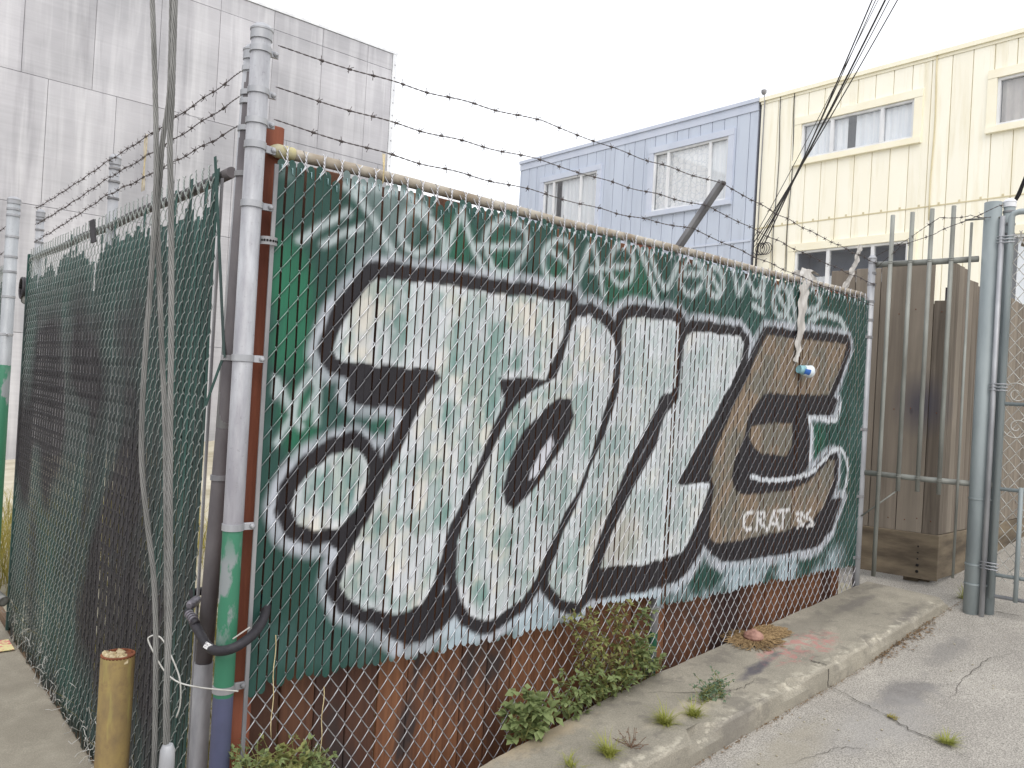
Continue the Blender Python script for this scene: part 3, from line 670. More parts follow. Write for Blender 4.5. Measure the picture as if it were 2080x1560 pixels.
SCRIPT = [pl(smooth_line(q)) for q in (
    [(607,491),(655,458),(708,431)], [(656,497),(700,475),(739,460)],
    [(722,392),(760,450),(803,522)], [(700,380),(760,385),(830,400),(870,430)],
    [(861,422),(826,434),(814,474),(826,503),(861,511),(883,488),(876,458),(846,425)], [(837,412),(878,448),(899,476),(901,520)], [(903,517),(920,470),(938,428)], [(938,428),(957,490),(982,545)],
    [(967,500),(1010,499),(1056,497)], [(990,515),(988,474),(1019,445),(1062,462),(1071,497),(1054,535),(1028,556),(1005,546),(992,520)],
    loop(1134, 528, 31, 42), [(1118,505),(1145,530),(1172,574)], [(1173,572),(1186,530),(1198,500)],
    [(1206,498),(1216,545),(1226,598)], [(1199,549),(1240,545),(1288,541)],
    loop(1263, 540, 25, 40), [(1298,500),(1318,555),(1336,610)], [(1318,512),(1352,586),(1376,538)],
    [(1381,561),(1427,553)], [(1424,581),(1401,600),(1381,577),(1388,545),(1410,531),(1430,548),(1428,562)],
    loop(1453, 572, 16, 29), [(1445,560),(1462,590)],
    [(1488,543),(1502,600),(1516,564),(1537,598),(1558,550)], [(1552,556),(1549,616)], [(1530,618),(1550,632)],
    loop(1587, 612, 16, 30), [(1580,596),(1606,652)], [(1606,585),(1620,665)],
    [(1651,585),(1666,608),(1655,628),(1636,629)], [(1644,652),(1670,638),(1705,648),(1718,668)],
    [(563,773),(577,806),(596,848),(612,868)], [(632,760),(603,806),(594,848),(563,896)], [(632,764),(645,795),(616,848)], [(646,764),(642,857)], [(560,800),(562,770)])]
HILITE = [pl(smooth_line(q)) for q in ([(1526,967),(1561,976),(1601,971),(1636,964),(1659,950),(1682,924),(1702,910),(1717,927),(1722,962),(1711,1008)],
    [(1641,846),(1668,850),(1697,853),(1708,820)], [(1643,850),(1650,880),(1645,930)], [(1402,990),(1438,984)])]
TEXT = [pl(q) for q in ([(1529,1040),(1518,1040),(1511,1050),(1510,1066),(1518,1075),(1526,1073)], [(1537,1076),(1540,1040),(1552,1044),(1552,1052),(1541,1058),(1558,1076)], [(1561,1076),(1572,1038),(1582,1074)], [(1564,1064),(1580,1062)],
    [(1580,1037),(1602,1034)], [(1591,1036),(1590,1071)], [(1618,1042),(1630,1044),(1620,1055),(1632,1064),(1620,1071)], [(1646,1036),(1634,1048),(1648,1056),(1652,1064),(1640,1068)])]
GREEN_SPOTS = pl([(590,620),(600,690),(580,560),(612,868),(780,850),(1295,585),(1250,580),(1020,510),(930,490),(1660,890),(1130,560)])
srgb = lambda c: np.array(lin(c))
def sstep(a, b_, x): q = np.clip((x - a) / (b_ - a), 0, 1); return q * q * (3 - 2 * q)
def graffiti(X, Y):
    X = np.asarray(X, float); Y = np.asarray(Y, float)
    si = np.floor((X - S0) / (CW / 2)); sh = np.modf(np.abs(np.sin(si * 12.9898) * 43758.5453))[0]; Y = Y + (sh - 0.5) * 0.014
    C = np.zeros(X.shape + (3,))
    def lay(col, a): C[...] = C * (1 - a[..., None]) + np.asarray(col) * a[..., None]
    n1 = fbm(X * 5, Y * 5, 31); n2 = fbm(X * 14, Y * 9, 32); n3 = fbm(X * 3, Y * 4, 33); n4 = fbm(X * 25, Y * 4, 34)
    jig = (fbm(X * 40, Y * 40, 35) - 0.5) * 0.010
    C[...] = srgb((34, 70, 63)); lay(srgb((54, 86, 82)), sstep(0.45, 0.7, n1) * 0.7)
    for k, (gx, gy) in enumerate(GREEN_SPOTS):
        d = np.hypot((X - gx) / 0.11, (Y - gy) / 0.15); lay(srgb((34, 106, 78)), sstep(1.1, 0.3, d + (n1 - 0.5)) * (0.7 if k < 4 else 0.4))
    dB = np.minimum.reduce([sdf(p_, X, Y) for p_ in BLACKS]); dF = np.minimum.reduce([sdf(p_, X, Y) for p_ in FILLS]); dE = np.minimum(sdf(E_FILL, X, Y), sdf(E_MID, X, Y))
    dAll = np.minimum(np.minimum(dF, dE) - 0.05, dB)
    halo = sstep(0.066, 0.026, dAll + (n1 - 0.5) * 0.035)
    lay(srgb((180, 185, 194)), halo * (0.62 + 0.3 * sstep(0.3, 0.6, n2)))
    low = sstep(1.12, 0.96, Y) * sstep(0.42, 0.8, X) * sstep(4.4, 4.1, X); lay(srgb((176, 192, 202)), low * sstep(0.3, 0.6, n1) * 0.75)
    ds = strokes_d(SCRIPT, X, Y); sw = np.interp(X, [0, 1.5, 3, 4.4], [0.0115, 0.0125, 0.0165, 0.021])
    lay(srgb((186, 196, 198)), sstep(sw + 0.02, sw, ds) * 0.22); lay(srgb((178, 190, 192)), sstep(sw + 0.008, sw - 0.008, ds + jig * .6) * 0.74)
    fog = sstep(0.3, 0.1, np.hypot((X - 0.33) / 1.6, (Y - 2.67)) ) * sstep(0.35, 0.6, n1); lay(srgb((170, 184, 186)), fog * 0.35)
    dblk = np.minimum(np.minimum(dF, dE) - 0.059 - 0.02 * (n3 - 0.5), dB + 0.004)
    blk = srgb((33, 31, 36)) * (0.8 + 0.5 * n1[..., None])
    a = sstep(0.010, -0.008, dblk + jig); C[...] = C * (1 - a[..., None]) + blk * a[..., None]
    # letter fills
    cream = srgb((213, 208, 195)); gg = srgb((128, 152, 148)); lav = srgb((196, 200, 204))
    m1 = 0.75 * sstep(0.46, 0.68, fbm(X * 9 + sh * .5, Y * 7, 41)); m2 = sstep(0.42, 0.62, fbm(X * 13 + 3 + sh, Y * 9, 42)); m3 = sstep(0.4, 0.7, n4)
    fill = lav * (1 - m1[..., None]) + cream * m1[..., None]; g = (m2 * 0.62 + 0.35 * m3 + 0.2 * sstep(.4, .6, n2))[..., None]; fill = fill * (1 - g) + gg * g
    rightish = sstep(1.3, 2.3, X)[..., None]; fill = fill * (1 - 0.45 * rightish) + lav * 0.45 * rightish * np.array([0.97, 1.0, 1.0])
    taup = sstep(0.25, 0.05, np.hypot((X - 1.95) / 1.1, Y - 1.28))[..., None]; fill = fill * (1 - 0.6 * taup) + srgb((168, 160, 146)) * 0.6 * taup
    a = sstep(0.007, -0.007, dF + jig)[..., None]; C[...] = C * (1 - a) + fill * a
    C *= (0.90 + 0.17 * sh)[..., None]
    edge = sstep(-0.045, -0.005, dF) * sstep(0.004, -0.004, dF); lay(srgb((214, 216, 222)), edge * 0.5 * sstep(0.35, 0.6, n2))
    br = srgb((128, 112, 94)); ol = srgb((110, 106, 95)); gyb = srgb((138, 133, 125))
    ef = br * (1 - m2[..., None]) + ol * m2[..., None]; lo = sstep(1.25, 1.0, Y)[..., None]; ef = ef * (1 - lo) + gyb * lo
    a = sstep(0.007, -0.007, dE + jig)[..., None]; C[...] = C * (1 - a) + ef * a
    # counters and highlights on top
    a = sstep(0.007, -0.007, sdf(O_IN, X, Y) + jig)[..., None]; C[...] = C * (1 - a) + blk * a
    lay(srgb((196, 198, 206)), sstep(0.008, -0.006, sdf(O_HI, X, Y)))
    a = sstep(0.007, -0.007, sdf(BLACKS[4], X, Y) + jig) * (1 - sstep(0.007, -0.007, sdf(E_MID, X, Y))); C[...] = C * (1 - a[..., None]) + blk * a[..., None]
    lay(srgb((206, 212, 218)), sstep(0.020, 0.008, strokes_d(HILITE, X, Y) + jig) * 0.95)
    lay(srgb((214, 214, 214)), sstep(0.017, 0.006, strokes_d(TEXT, X, Y) + jig * 0.4) * 0.95)
    return np.clip(C, 0, 1)

def set_paint(me, cols):
    at = me.color_attributes.new('paint', 'FLOAT_COLOR', 'POINT')
    buf = np.ones((len(me.vertices), 4), np.float32); buf[:, :3] = cols; at.data.foreach_set('color', buf.ravel())
def np_mesh(name, V, Fq, mat, smooth=True):
    me = bpy.data.meshes.new(name); V = np.asarray(V, np.float32); Fq = np.asarray(Fq, np.int32)
    me.vertices.add(len(V)); me.vertices.foreach_set('co', V.ravel()); me.loops.add(Fq.size); me.loops.foreach_set('vertex_index', Fq.ravel())
    me.polygons.add(len(Fq)); me.polygons.foreach_set('loop_start', np.arange(0, Fq.size, 4, dtype=np.int32)); me.polygons.foreach_set('loop_total', np.full(len(Fq), 4, np.int32))
    me.polygons.foreach_set('use_smooth', np.full(len(Fq), smooth)); me.materials.append(MATS[mat]); me.update(calc_edges=True); me.validate(); return me

# ------------------------------------------------------------------ chain-link fabric
CW, CH = 0.0716, 0.0930
def tubes_np(P_, r, sides, ref):
    n = P_.shape[0]; T = np.gradient(P_, axis=0); T /= np.linalg.norm(T, axis=1)[:, None] + 1e-12
    a = np.cross(T, ref); a /= np.linalg.norm(a, axis=1)[:, None] + 1e-12; b_ = np.cross(T, a)
    ang = np.arange(sides) * 2 * np.pi / sides
    V = P_[:, None, :] + r * (np.cos(ang)[None, :, None] * a[:, None, :] + np.sin(ang)[None, :, None] * b_[:, None, :])
    i = np.arange(n - 1)[:, None] * sides; k = np.arange(sides)[None, :]; l = (k + 1) % sides
    Fq = np.stack([i + k, i + l, i + sides + l, i + sides + k], -1).reshape(-1, 4)
    return V.reshape(-1, 3), Fq
def chain_link(length, zb, zt, samples=8, sides=5, r=0.0020, amp=0.0048, knuckles=True, cw=CW, ch=CH, jit=0.0012, cut=None):
    """fabric in local (s, d, z): s along, d towards the viewer, z up. zb may be a function of s."""
    w = cw / 2; n = int(length / w); VS, FS = [], []; off = 0; tops = []
    if samples == 8: ph = np.array([0, .07, .25, .43, .5, .57, .75, .93]); sf = np.array([-.04, .13, .5, .87, 1.04, .87, .5, .13]); df = np.array([0, .85, 1, .85, 0, -.85, -1, -.85])
    else: ph = np.array([0, .1, .4, .5, .6, .9]); sf = np.array([-.03, .18, .82, 1.03, .82, .18]); df = np.array([0, 1, 1, 0, -1, -1])
    for i in range(n):
        z0 = zb(i * w) if callable(zb) else zb
        if cut: z0 = max(z0, cut(i * w))
        phase = 0.5 * ch * (i % 2)
        k0 = math.floor((z0 - phase) / ch); k1 = math.floor((zt - phase) / ch)
        ks = np.arange(k0, k1); z = (ks[:, None] * ch + ph[None, :] * ch + phase).ravel()
        s = np.tile(sf * w, len(ks)) + i * w; d = np.tile(df * amp, len(ks))
        keep = z >= z0; z, s, d = z[keep], s[keep], d[keep]
        s = s + jit * (vnoise(z * 6, np.full_like(z, i * .3), 3) - .5) * 2; d = d + 0.004 * (vnoise(z * 2.2, np.full_like(z, i * .11), 4) - .5)
        V, Fq = tubes_np(np.stack([s, d, z], 1), r, sides, np.array([0, 1.0, 0]))
        VS.append(V); FS.append(Fq + off); off += len(V); tops.append((s[-1], d[-1], z[-1]))
    if knuckles:
        for i in range(0, n - 1, 2):
            sc_ = (i + 1) * w; zk = zt - 0.055 + random.uniform(-.004, .004); hh = 0.042
            for sgn in (0, math.pi):
                tt = np.linspace(0, 1, 14); q = np.stack([sc_ + 0.0022 * np.cos(tt * 10 + sgn) , 0.0022 * np.sin(tt * 10 + sgn), zk + hh * tt], 1)
                sg = 1 if sgn else -1; lean = random.uniform(-.004, .004)
                start = np.array([[sc_ - sg * w * .55, 0.003 * sg, zk - 0.030]])
                tip = np.array([[sc_ + sg * 0.007 + lean, 0.004 * random.uniform(-1, 1), zk + hh + 0.008], [sc_ + sg * 0.011 + lean, 0.004 * random.uniform(-1, 1), zk + hh + 0.013]])
                V, Fq = tubes_np(np.concatenate([start, q, tip]), r * 0.95, sides, np.array([0.3, 1.0, 0])); VS.append(V); FS.append(Fq + off); off += len(V)
    return np.concatenate(VS), np.concatenate(FS)
def place(V, O, U, N): V = np.asarray(V); return np.asarray(O)[None, :] + V[:, :1] * np.asarray(U)[None, :] + V[:, 1:2] * np.asarray(N)[None, :] + V[:, 2:3] * np.array([[0, 0, 1.0]])

def cap_on(parent, x, y, z, r, mat='galvanised'):
    m = MB(); m.lathe((x, y, z), [(r + 0.001, -0.034), (r + 0.0035, -0.033), (r + 0.0035, -0.004), (r + 0.0055, -0.002), (r + 0.0055, 0.004), (r * 0.98, 0.010), (r * 0.78, 0.018), (r * 0.45, 0.0235), (0, 0.0255)], 24); return m.build('cap', mat, parent)
def band_on(parent, x, y, z, r, d=None, lug=0.05, h=0.022, mat='galvanised', sub=None):
    m = MB(); m.lathe((x, y, z - h / 2), [(r, 0), (r + 0.0038, 0.001), (r + 0.0038, h - 0.001), (r, h)], 24)
    if d is not None:
        dx, dy = d; fr = lambda a, b_, c: (x + dx * a - dy * b_, y + dy * a + dx * b_, z + c)
        m.bbox((r * 0.9, -0.006, -h / 2), (r + lug, 0.006, h / 2), 0.003, fr)
        m.lathe((x + dx * (r + lug - 0.012) + dy * 0.005, y + dy * (r + lug - 0.012) - dx * 0.005, z), [(0.009, 0), (0.009, 0.006), (0.005, 0.011), (0, 0.012)], 10, (dy, -dx, 0))
    return m.build('band', mat, parent)

# ------------------------------------------------------------------ painted front fence
FL = 4.41; S0 = 0.066
front = empty('chain_link_fence', (2.2, 0, 0.2), 'chain-link fence with upright slats sprayed with huge bubble letters', 'fence')
def fence_bottom(s): x = S0 + s; return (ledge_z(x) - 0.25) if x < 2.0 else ledge_z(x) - 0.02
V, Fq = chain_link(FL, fence_bottom, Z_(0.803), 8, 6, 0.0023)
sx = V[:, 0] + S0; zz = V[:, 2]
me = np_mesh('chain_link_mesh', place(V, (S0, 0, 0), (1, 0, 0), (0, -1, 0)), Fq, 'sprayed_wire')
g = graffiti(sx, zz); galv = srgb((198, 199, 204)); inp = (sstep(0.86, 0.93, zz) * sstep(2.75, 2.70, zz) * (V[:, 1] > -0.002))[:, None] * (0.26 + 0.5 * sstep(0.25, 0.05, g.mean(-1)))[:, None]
gz = galv * (1 - 0.3 * sstep(0.98, 0.86, zz)[:, None]); set_paint(me, gz * (1 - inp) + g * inp)  # wire colour darkened below the slats, shade painted in for less sky
tag(link('chain_link_mesh', me, front), None, None, None, 'stuff')
# slats
w = CW / 2; nsl = int(FL / w)
missing = {int((2.325 - S0) / w), int((3.60 - S0) / w)}
pend = []; SX, SZ = [], []
for i in range(nsl):
    sc_ = S0 + (i + 0.5) * w + random.uniform(-.0012, .0012); 
    zt = Z_(0.760) + random.uniform(-.012, .012) - (0.045 if random.random() < 0.06 else 0); zb = Z_(-1.105) + 0.02 * (float(fbm(sc_ * 2.2, 3.3, 51)) - 0.5) * 2 + random.uniform(-.012, .012)
    if 1.75 < sc_ < 2.3: zb += 0.05
    if sc_ < 0.12: zb -= 0.03
    N_ = 190; zs = np.linspace(zb, zt, N_); hw = np.full(N_, 0.0072 if i in missing else 0.0150 + random.uniform(-.0007, .0006))
    e = np.minimum(zs - zb, zt - zs); hw = hw * np.sqrt(np.clip(1 - (1 - np.clip(e / 0.014, 0, 1)) ** 2, 0.12, 1))
    tilt = random.uniform(-.0011, .0011) * (3 if random.random() < .07 else 1); cx_ = sc_ + tilt * (zs - zs.mean()) / 0.9 * 1.2 + 0.0012 * np.sin(zs * 9 + i)
    dd = -0.0006 + 0.0012 * np.sin(zs * 5 + i * 1.7)
    pend.append((cx_, hw, dd, zs)); 
    for q in (-1, -.5, 0, .5, 1): SX.append(cx_ + q * hw); SZ.append(zs)
COLS = graffiti(np.concatenate(SX), np.concatenate(SZ)).reshape(-1, 190, 3)
for i, (cx_, hw, dd, zs) in enumerate(pend):
    N_ = len(zs); V = np.zeros((N_, 6, 3)); V[:, :, 2] = zs[:, None]
    for j, q in enumerate((-1, -.5, 0, .5, 1, 0)): V[:, j, 0] = cx_ + q * hw; V[:, j, 1] = -dd + (-0.0006, -0.0011, -0.0012, -0.0011, -0.0006, 0.0006)[j]
    a = np.arange(N_ - 1)[:, None] * 6; k = np.arange(6)[None, :]; l = (k + 1) % 6
    Fq = np.stack([a + k, a + l, a + 6 + l, a + 6 + k], -1).reshape(-1, 4)
    me = np_mesh('slat', V.reshape(-1, 3), Fq, 'sprayed_slat', False)
    c = np.zeros((N_, 6, 3)); c[:, :5] = COLS[5 * i:5 * i + 5].transpose(1, 0, 2); c[:, 5] = srgb((40, 88, 76)); set_paint(me, c.reshape(-1, 3))
    link('slat', me, front)
# staples at slat tops
m = MB()
for cx_, hw, dd, zs in pend:
    z = zs[-1] - 0.035 + random.uniform(-.006, .006); m.tube([(cx_[-1] - .004, -.0035, z + .008), (cx_[-1], -.005, z + .010), (cx_[-1] + .001, -.005, z - .010), (cx_[-1] + .004, -.0035, z - .013)], 0.0014, 4)
simple('staple_metal', lin((168, 198, 204)), lin((140, 176, 180)), 20, 0.4, 0.3, (1, 1, 1), 0)
tag(m.build('slat_staples', 'staple_metal', front), None, None, None, 'stuff')
# top rail with end sleeve, mid couplings
m = MB(); m.tube([(0.10 + k * 0.1, 0.030 + 0.002 * math.sin(k), Z_(0.787) + 0.004 * math.sin(k * .35)) for k in range(44)], 0.021, 16); m.build('top_rail', 'rail_pipe', front)
m = MB(); m.lathe((0.075, 0.030, Z_(0.787)), [(0.008, -0.03), (0.02, -0.012), (0.0245, 0.0), (0.0245, 0.06), (0.022, 0.064)], 16, (1, 0, 0)); m.build('rail_end_cup', 'rail_end', front)
# corner post and its fittings
cpost = MB(); PX = -0.016; cpost.tube([(PX, 0, -0.3), (PX, 0, 1.0), (PX, 0, Z_(1.165))], 0.0335, 28); cp = cpost.build('corner_post', 'corner_post_paint', front)
cap_on(cp, PX, 0, Z_(1.165) + 0.006, 0.0335)
for u, v in ((516, 98), (510, 182), (505, 243)): band_on(cp, PX, 0, on_y(u, v)[2], 0.0335, (1, 0.0), 0.03)
band_on(cp, PX, 0, on_y(503, 292)[2], 0.0335, (1, 0.18), 0.045, 0.026)
for v, xx in ((413, 500), (727, 490), (1070, 475), (1397, 460)): band_on(cp, PX, 0, on_y(xx, v)[2], 0.0335, (1, -0.05), 0.042, 0.024, 'galvanised' if v < 1300 else 'galvanised_dull')
m = MB(); m.box((S0 - 0.012, -0.010, 0.05), (S0 + 0.002, -0.004, Z_(0.73))); m.build('tension_bar', 'galvanised_dull', front)
m = MB()   # perforated strap loop
zst = on_y(548, 492)[2]; fr = [(0.045 + 0.03 * math.cos(a) , -0.012 - 0.024 * math.sin(a)) for a in np.linspace(-0.4, math.pi + .3, 12)]
vs = [(x, y, zst + dz) for x, y in fr for dz in (-0.014, 0.014)]; vs += [(x + 0.0, y - 0.002, zst + dz) for x, y in fr for dz in (-0.014, 0.014)]; n = len(fr)
m.add(vs, [(2 * i, 2 * i + 1, 2 * i + 3, 2 * i + 2) for i in range(n - 1)] + [(2 * n + 2 * i, 2 * n + 2 * i + 2, 2 * n + 2 * i + 3, 2 * n + 2 * i + 1) for i in range(n - 1)], True)
m.build('strap', 'galvanised_dull', front)
m = MB()
for x, y in fr[2:10]: m.lathe((x, y - 0.0025, zst), [(0.0042, 0), (0.0042, 0.0012), (0, 0.0012)], 8, (x - 0.045, y + 0.012 - 0.0001, 0))
m.build('strap_hole', 'pipe_bore', bpy.data.objects['strap'])
# line post with slanted arm, end post
m = MB(); m.tube([(2.34, 0.055, 0.0), (2.34, 0.055, 1.5), (2.34, 0.055, Z_(0.80))], 0.024, 18); lp = m.build('line_post', 'line_post_paint', front)
zlp = on_y(1335, 1240)[2]; band_on(lp, 2.34, 0.055, zlp, 0.024, (1, -0.3), 0.03)
band_on(lp, 2.34, 0.055, on_y(1370, 690)[2], 0.024, (1, -0.3), 0.03)
arm = MB(); a0 = np.array([2.34, 0.02, Z_(0.80)]); a1 = np.array([2.345, -0.235, Z_(1.115)]); ax = (a1 - a0) / np.linalg.norm(a1 - a0); sd_ = np.array([1.0, 0, 0]); nn = np.cross(sd_, ax)
frm = lambda a, b_, c: tuple(a0 + ax * a + sd_ * b_ + nn * c); Lr = np.linalg.norm(a1 - a0)
arm.box((0, -0.018, -0.004), (Lr, 0.018, 0.0), frm); arm.box((0, -0.021, -0.02), (Lr - .004, -0.018, 0.003), frm); arm.box((0, 0.018, -0.02), (Lr - .004, 0.021, 0.003), frm)
arm.build('barb_arm', 'galvanised_dull', front)
m = MB(); m.tube([(4.49, 0.0, 0.3), (4.485, 0, 1.5), (4.475, 0, Z_(1.05))], 0.0245, 20); ep = m.build('end_post', 'galvanised', front)
cap_on(ep, 4.475, 0, Z_(1.055), 0.0245)
for z in (0.95, 0.87, 0.75, 0.62, 0.50, -0.15, -0.62, -1.05): band_on(ep, 4.48, 0, Z_(z), 0.0245, (-1, 0) if z < 0.6 else None, 0.03, 0.02, 'galvanised_dull')
# loose strings in the mesh
m = MB(); q0 = on_y(560, 1290, -0.007); q1 = on_y(550, 1500, -0.007); m.tube([q0 + (q1 - q0) * k / 10 + np.array([0.003 * math.sin(k * 1.3), 0, 0]) for k in range(11)], 0.0018, 5)
q0 = on_y(658, 1395, -0.007); q1 = on_y(650, 1540, -0.007); m.tube([q0 + (q1 - q0) * k / 10 + np.array([0.003 * math.sin(k * 1.1), 0, 0]) for k in range(11)], 0.0018, 5)
m.build('string', 'twine', front)

# ------------------------------------------------------------------ redwood plank fence behind
plank_f = empty('plank_fence', (2.2, 0.16, 0.2), 'reddish brown redwood plank fence behind the painted chain-link', 'fence')
x = 0.115; i = 0
while x < 4.47:
    wd = random.uniform(0.130, 0.145); zb = ledge_z(x) - 0.35; zt = Z_(0.785) + random.uniform(-.012, .006); dy = random.uniform(-.006, .006)
    m = MB(); m.bbox((x, 0.135 + dy, zb), (min(x + wd, 4.5), 0.155 + dy, zt), 0.003); m.build('plank', 'redwood_plank', plank_f)
    x += wd + random.uniform(0.002, 0.008); i += 1
for zc in (0.75, Z_(-0.2), Z_(0.55)):
    m = MB(); m.box((0.1, 0.165, zc), (4.5, 0.2, zc + 0.085)); m.build('cross_rail', 'redwood_post', plank_f)
ptop = on_y(562, 264, 0.1)[2]
for (px, pt, py) in ((0.035, ptop, 0.052), (2.225, Z_(0.845), 0.165), (4.36, Z_(0.83), 0.165)):
    m = MB(); m.bbox((px, py, -0.2), (px + (0.075 if px < 1 else 0.11), py + 0.08, pt), 0.004); m.build('post', 'redwood_post', plank_f)

# ------------------------------------------------------------------ dark slatted fence on the left
dark = empty('slatted_fence', (0, 2.1, 0.05), 'long dark green slatted chain-link fence with torn lower edge beside the sidewalk', 'fence')
LY0, LY1 = 0.335, 4.02; LL = LY1 - LY0
def cutl(s): return 0.075 + 0.10 * max(0, float(fbm(s * 5, 7, 61)) - 0.35) * 2 * (1 if s < 2.0 else 0.3)
V, Fq = chain_link(LL, 0.06, Z_(0.800), 6, 5, 0.0021, 0.0055, True, jit=0.003, cut=cutl)
U_, N_v = np.array([0, -1.0, 0]), np.array([-1.0, 0, 0])
me = np_mesh('chain_link_mesh', place(V, (0, LY1, 0), U_, N_v), Fq, 'dark_mesh_wire'); tag(link('chain_link_mesh', me, dark), None, None, None, 'stuff')
def slat_local(z0, z1, bend=0.0, twist=0.0, seed=0, hw=0.0196):
    n = 22; m = MB(); vs = []
    for k in range(n):
        z = z0 + (z1 - z0) * k / (n - 1); f = 1 - k / (n - 1)
        cs = bend * f * f * 0.4 + 0.0006 * math.sin(z * 8 + seed); cd = 0.0015 * math.sin(z * 6) + abs(bend) * f ** 6 * 0.1; a = twist * f ** 4
        for q, dd in ((-hw, 0), (0, 0.0006), (hw, 0), (0, -0.0006)): vs.append((cs + q * math.cos(a), cd + dd + q * math.sin(a), z))
    fs = [(4 * k + i, 4 * k + (i + 1) % 4, 4 * k + 4 + (i + 1) % 4, 4 * k + 4 + i) for k in range(n - 1) for i in range(4)] + [(3, 2, 1, 0), (4 * n - 4, 4 * n - 3, 4 * n - 2, 4 * n - 1)]
    m.add(vs, fs, True); return m
ns2 = int(LL / w); local_top = 0.0
for i in range(ns2):
    s = (i + 0.5) * w; y = LY1 - s
    base = Z_(0.645) - 0.09 * max(0.0, float(fbm(s * 3.3, 2.2, 71)) - 0.42) * 3
    zt = base + random.uniform(-.025, .025)
    r_ = random.random()
    if r_ < 0.10: zt += 0.12
    elif r_ < 0.16: zt -= random.uniform(0.06, 0.2)
    if y < 0.43: zt = Z_(0.76) + random.uniform(-.02, .02)
    zb = 0.045 + random.uniform(-.02, .05)
    bend = random.uniform(-.05, .05); 
    if random.random() < 0.22 and s < 3.0: bend = random.uniform(-.3, .3)
    m = slat_local(zb, zt, bend * 0.13, random.uniform(-.08, .08), i)
    vs = [(-d + (0.0007 if i % 2 else -0.0007), y - s_, z) for s_, d, z in m.v]; m.v = vs; m.build('slat', 'dark_slat', dark)
# a few doubled or displaced slats near the corner, and frayed wire ends along the foot
for (u0, v0, u1, v1, dd) in ((437, 318, 447, 540, -.02), (447, 540, 455, 720, -.03), (455, 720, 419, 820, -.03)):
    p0 = on_x(u0, v0, dd); p1 = on_x(u1, v1, dd); dz = (p1 - p0); L_ = np.linalg.norm(dz); ax = dz / L_; sd_ = np.array([0, -1.0, 0]); nn = np.cross(ax, sd_)
    m = MB(); m.box((0, -0.012, -0.001), (L_ + .01, 0.012, 0.001), lambda a, b_, c: tuple(p0 + ax * a + sd_ * b_ + nn * c)); m.build('slat', 'dark_slat', dark)
m = MB(); pf = on_x(193, 448, 0.0); m.box((-0.004, -0.045, -0.13), (0.004, 0.045, 0.0), lambda a, b_, c: (pf[0] - 0.015 + a, pf[1] + b_ + c * 0.5, pf[2] + c)); m.build('slat', 'hose_black', dark)
m = MB()
for k in range(150):
    s = random.uniform(0.1, 3.3); y = LY1 - s; z = 0.07 + random.random() ** 2 * 0.26; L_ = random.uniform(0.03, 0.10)
    p = np.array([-0.008, y, z]); pts = [p]; d = np.array([random.uniform(-.5, 0), random.uniform(-.8, .8), random.uniform(-1, .6)])
    for j in range(5): d = d + rng.normal(0, .5, 3) * np.array([.5, 1, 1]); d /= np.linalg.norm(d); p = p + d * L_ / 5; p[0] = min(p[0], -0.004); p[2] = max(p[2], 0.045); pts.append(p)
    m.tube(pts, 0.0017, 4, False)
tag(m.build('frayed_wires', 'gate_wire', dark), None, None, None, 'stuff')
m = MB(); m.tube([(0.03, LY1 - k * 0.185, Z_(0.745) + 0.005 * math.sin(k)) for k in range(21)], 0.021, 14); m.build('top_rail', 'post_dark_paint', dark)
for (py, zt) in ((2.0, 1.10), (3.93, 1.06)):
    m = MB(); m.tube([(0.035, py, -0.2), (0.035, py, 1.4), (0.035, py, Z_(zt))], 0.026, 16); pp = m.build('line_post', 'galvanised', dark); cap_on(pp, 0.035, py, Z_(zt) + .004, 0.026)
    for zz_ in (0.05, 0.12, 0.21): band_on(pp, 0.035, py, Z_(zt - zz_), 0.026, None, 0, 0.012, 'galvanised_dull')
m = MB(); yp = 0.235; TY = lambda z: float(np.interp(z, [0.92, 2.2, 3.13], [yp, 0.138, 0.107])); TPY = 0.107
m.tube([(0.0, yp, -0.2), (0.0, yp, Z_(-1.06)), ], 0.033, 20); m.build('post_sleeve', 'galvanised_dull', dark)
m = MB(); m.tube([(0.0, yp, Z_(-1.08)), (0.0, TY(1.4), 1.4), (0.0, TY(2.2), 2.2), (0.0, TPY, Z_(1.13))], 0.0295, 20); tp = m.build('terminal_post', 'post_dark_paint', dark); cap_on(tp, 0, TPY, Z_(1.135), 0.0295)
m = MB(); m.tube([(0.0, TY(1.8), 1.8), (0.0, TY(3.12), 3.12)], 0.0301, 20); m.build('bare_post_section', 'galvanised', tp)
for z in (1.07, 0.985, 0.955, 0.86, 0.70, 0.05, -0.38): band_on(tp, 0, TY(Z_(z)), Z_(z), 0.0302, (0, 1) if z < 0.8 else None, 0.035, 0.02, 'galvanised_dull' if z < .8 else 'galvanised')
m = MB(); m.box((-0.008, LY0 - 0.02, 0.1), (0.0, LY0 - 0.008, Z_(0.72))); m.build('tension_bar', 'galvanised_dull', dark)
m = MB(); m.bbox((-0.012, LY1 + 0.006, 0.05), (0.02, LY1 + 0.032, Z_(0.77)), 0.003); m.build('end_frame', 'dark_slat', dark)

